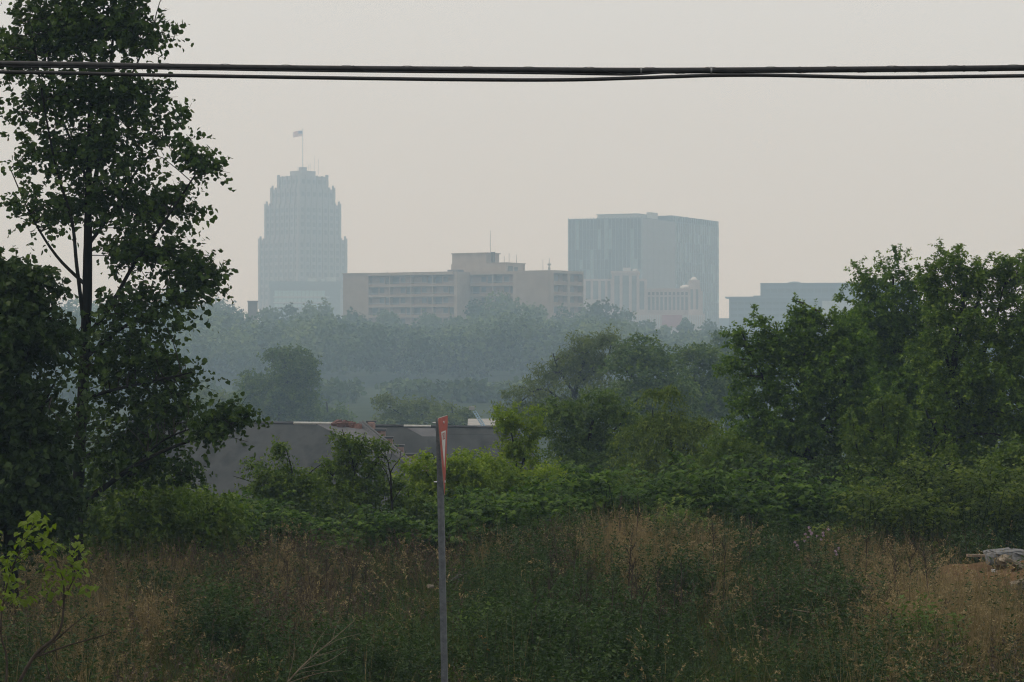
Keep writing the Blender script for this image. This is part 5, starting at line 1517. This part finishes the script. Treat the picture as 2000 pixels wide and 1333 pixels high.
# ------------------------------------------------------------------ traffic sign
def sign():
    Y = 20.0; k = Y/FPX
    foot = P(878, 1700, Y); foot[2] = gz(foot[0], Y) - .3
    topc = P(857.5, 813, Y)
    e = empty('yield_sign', foot); tag(e, 'red and white triangular road sign seen nearly edge-on atop a perforated steel post', 'road sign')
    ax = topc - foot; H = np.linalg.norm(ax)
    zdir = unitv(ax)
    rot = Vector(zdir).to_track_quat('Z', 'Y').to_matrix()
    # spin so that the sign face looks almost along +x
    spin = Matrix.Rotation(radians(0), 3, 'Z')
    fa = radians(-4.4)            # face normal turned slightly to the viewer
    nrm = unitv(np.array((cos(fa), sin(fa), 0))); nrm = unitv(nrm - zdir*(nrm @ zdir))
    wid = np.cross(zdir, nrm)
    def pt(n, w, z): return nrm*n + wid*w + zdir*z
    # post: square tube with a row of real holes down each face
    s = .027; pitch = .0254; r = .0058
    G = Geo()
    nh = int(H/pitch)
    octa = [(r*cos(pi/8 + i*pi/4), r*sin(pi/8 + i*pi/4)) for i in range(8)]
    for (fn, fw) in ((1, 0), (-1, 0), (0, 1), (0, -1)):
        for i in range(nh):
            zc = i*pitch + pitch/2
            outer = [(s, -pitch/2), (s, pitch/2), (-s, pitch/2), (-s, -pitch/2)]
            q2 = outer + [(a, c_) for a, c_ in octa]
            deep = [(a, c_) for a, c_ in octa]
            V = []
            for (a, c_) in q2:
                V.append(pt(fn*s + (a if fn == 0 else 0), fw*s + (a if fw == 0 else 0), zc + c_))
            for (a, c_) in deep:
                V.append(pt(fn*(s-.012) + (a if fn == 0 else 0), fw*(s-.012) + (a if fw == 0 else 0), zc + c_))
            # octagon order starts at 22.5 degrees: right side, going up
            F = [(0,1,4),(0,4,11),(1,5,4),(1,6,5),(1,2,6),(2,7,6),(2,8,7),(2,3,8),(3,9,8),(3,10,9),(3,0,10),(0,11,10)]
            for j in range(8):
                a0, a1 = 4 + j, 4 + (j+1) % 8; b0, b1 = 12 + j, 12 + (j+1) % 8
                F += [(a0, a1, b1), (a0, b1, b0)]
            for j in range(1, 7): F.append((12, 12+j, 13+j))
            G.add(V, F)
    V, F = G.get(); mobj('post', V, F, M['zinc'], e)
    # plate: rounded triangle, point down
    hgt = .70; half = .405
    zt = H - .005
    def tri(inset_top, scale, rad):
        cen = np.array((0.0, zt - hgt/3))
        base = [(-half, zt), (0, zt - hgt), (half, zt)]
        pts = []
        for i in range(3):
            p = np.array(base[i]); p = cen + (p - cen)*scale
            d = unitv(cen - p); c0 = p + d*rad*2
            a0 = math.atan2(-d[1], -d[0])
            for t in np.linspace(-pi/3, pi/3, 6): pts.append((c0[0] + rad*cos(a0 + t), c0[1] + rad*sin(a0 + t)))
        return np.array(pts)
    def plate(name, pts, n0, n1, mat, par):
        m = len(pts)
        ctr = np.concatenate([[pts.mean(0)], pts])
        V = [pt(n1, a, c_) for a, c_ in ctr] + [pt(n0, a, c_) for a, c_ in ctr]
        F = []
        for i in range(m):
            j = (i+1) % m
            F += [(0, 1+i, 1+j), (m+1, m+2+j, m+2+i), (1+i, m+2+i, m+2+j), (1+i, m+2+j, 1+j)]
        return mobj(name, np.array(V), np.array(F), mat, par)
    pl = plate('sign_plate', tri(0, 1.0, .022), s + .004, s + .007, M['sign_back'], e)
    plate('red_face', tri(0, .985, .022), s + .0072, s + .0084, M['sign_red'], pl)
    plate('white_field', tri(0, .456, .006), s + .0086, s + .0095, M['sign_white'], pl)
    # word across the white field
    cu = bpy.data.curves.new('lettering', 'FONT'); cu.body = 'YIELD'; cu.size = .085; cu.align_x = 'CENTER'; cu.extrude = .0004
    cu.materials.append(M['sign_red'])
    tmp = bpy.data.objects.new('lettering', cu); C.objects.link(tmp)
    bpy.context.view_layer.update()
    lm = bpy.data.meshes.new_from_object(tmp.evaluated_get(bpy.context.evaluated_depsgraph_get()))
    bpy.data.objects.remove(tmp); bpy.data.curves.remove(cu)
    t = bpy.data.objects.new('lettering', lm); link(t, pl)
    if not lm.materials: lm.materials.append(M['sign_red'])
    o_ = pt(s + .0102, 0, zt - hgt/3 + .035)
    t.matrix_basis = Matrix([[wid[0], zdir[0], nrm[0], o_[0]], [wid[1], zdir[1], nrm[1], o_[1]], [wid[2], zdir[2], nrm[2], o_[2]], [0, 0, 0, 1]])
    for zz in (zt - .052, zt - .565):
        a, b = pt(-s - .03, 0, zz), pt(s + .018, 0, zz)
        V, F = tube([(*a, .006), (*b, .006)], 8); bo = mobj('bolt', V, F, M['bolt'], e)
        V, F = tube([(*pt(s + .0085, 0, zz), .011), (*pt(s + .018, 0, zz), .011)], 8); mobj('bolt_head', V, F, M['bolt'], bo)
sign()

# ------------------------------------------------------------------ overhead cables
def cables():
    Y = 16.0
    def path(pts, r, dY=0.0):
        q = np.array([(*P(px, py, Y + dY), r) for px, py in pts])
        return smooth_path(q, 8)
    main = [(-5200,40),(-3000,88),(-1200,112),(0,125),(300,130),(600,134),(1000,137),(1250,138.4),(1500,137.3),(1750,135.4),(2000,133),(3200,118),(5000,85),(7200,40)]
    thin = [(-5200,52),(-3000,100),(-1200,125),(0,141),(300,147),(600,152),(900,156),(1100,156.5),(1240,152.8),(1320,150),(1400,147.6),(1500,147.4),(1600,149.5),(1700,151.6),(1850,150.6),(2000,148.6),(3200,136),(5000,102),(7200,55)]
    third = [(-5200,47),(-1200,117),(0,130),(600,139),(1000,143),(1180,146),(1235,146),(1290,142.6),(1360,140),(1500,140),(2000,135.5),(3200,120),(7200,42)]
    e = empty('overhead_cable', P(1000, 137, Y)); tag(e, 'thick black overhead cable bundle crossing the whole sky', 'cable')
    off = np.array(e.location)
    mp = path(main, .0215)
    V, F = tube(mp, 12); mobj('jacket', V, F, M['cable'], e, off, True)
    tp = path(third, .0075, -.012)
    V, F = tube(tp, 8); mobj('support_strand', V, F, M['cable'], e, off, True)
    # lashing wire wound round the bundle
    xs = np.linspace(P(-1600, 0, Y)[0], P(3600, 0, Y)[0], 1500)
    zc = np.interp(xs, mp[:, 0], mp[:, 2])
    a = xs*2*pi/.42
    hel = np.stack([xs, Y + .0245*np.cos(a), zc + .0235*np.sin(a), np.full(len(xs), .0013)], -1)
    V, F = tube(hel, 4); mobj('lashing_wire', V, F, M['cable'], e, off)
    for px in (270, 690, 1252, 1389, 1562, 1748, 1883):
        c = np.array((P(px, 0, Y)[0], Y, np.interp(P(px, 0, Y)[0], mp[:, 0], mp[:, 2])))
        V, F = tube([(*(c - (.006, 0, 0)), .0232), (*(c + (.006, 0, 0)), .0232)], 12); mobj('clamp_band', V, F, M['wire'] if px in (1252, 1389) else M['cable'], e, off)
    e2 = empty('overhead_cable', P(1000, 156.5, Y - .03)); tag(e2, 'thinner black cable hanging just under the thick one', 'cable')
    off = np.array(e2.location)
    V, F = tube(path(thin, .0135, -.03), 10); mobj('jacket', V, F, M['cable'], e2, off, True)
cables()

# ------------------------------------------------------------------ smoke haze
def haze():
    o = box('haze', -1270, 1270, -80, 2560, -14, 232, M['haze'])
    tag(o, 'pale even smoke haze filling the air over field and city', 'haze', kind='stuff')
m, n, l = new_mat('smoke haze')
M['haze'] = m
pv = n.new('ShaderNodeVolumePrincipled'); out = n.new('ShaderNodeOutputMaterial')
pv.inputs['Color'].default_value = HAZE_COLOR
pv.inputs['Absorption Color'].default_value = (1, 1, 1, 1)
pv.inputs['Density'].default_value = HAZE_DENSITY
pv.inputs['Anisotropy'].default_value = 0.0
l.new(pv.outputs[0], out.inputs['Volume'])
haze()
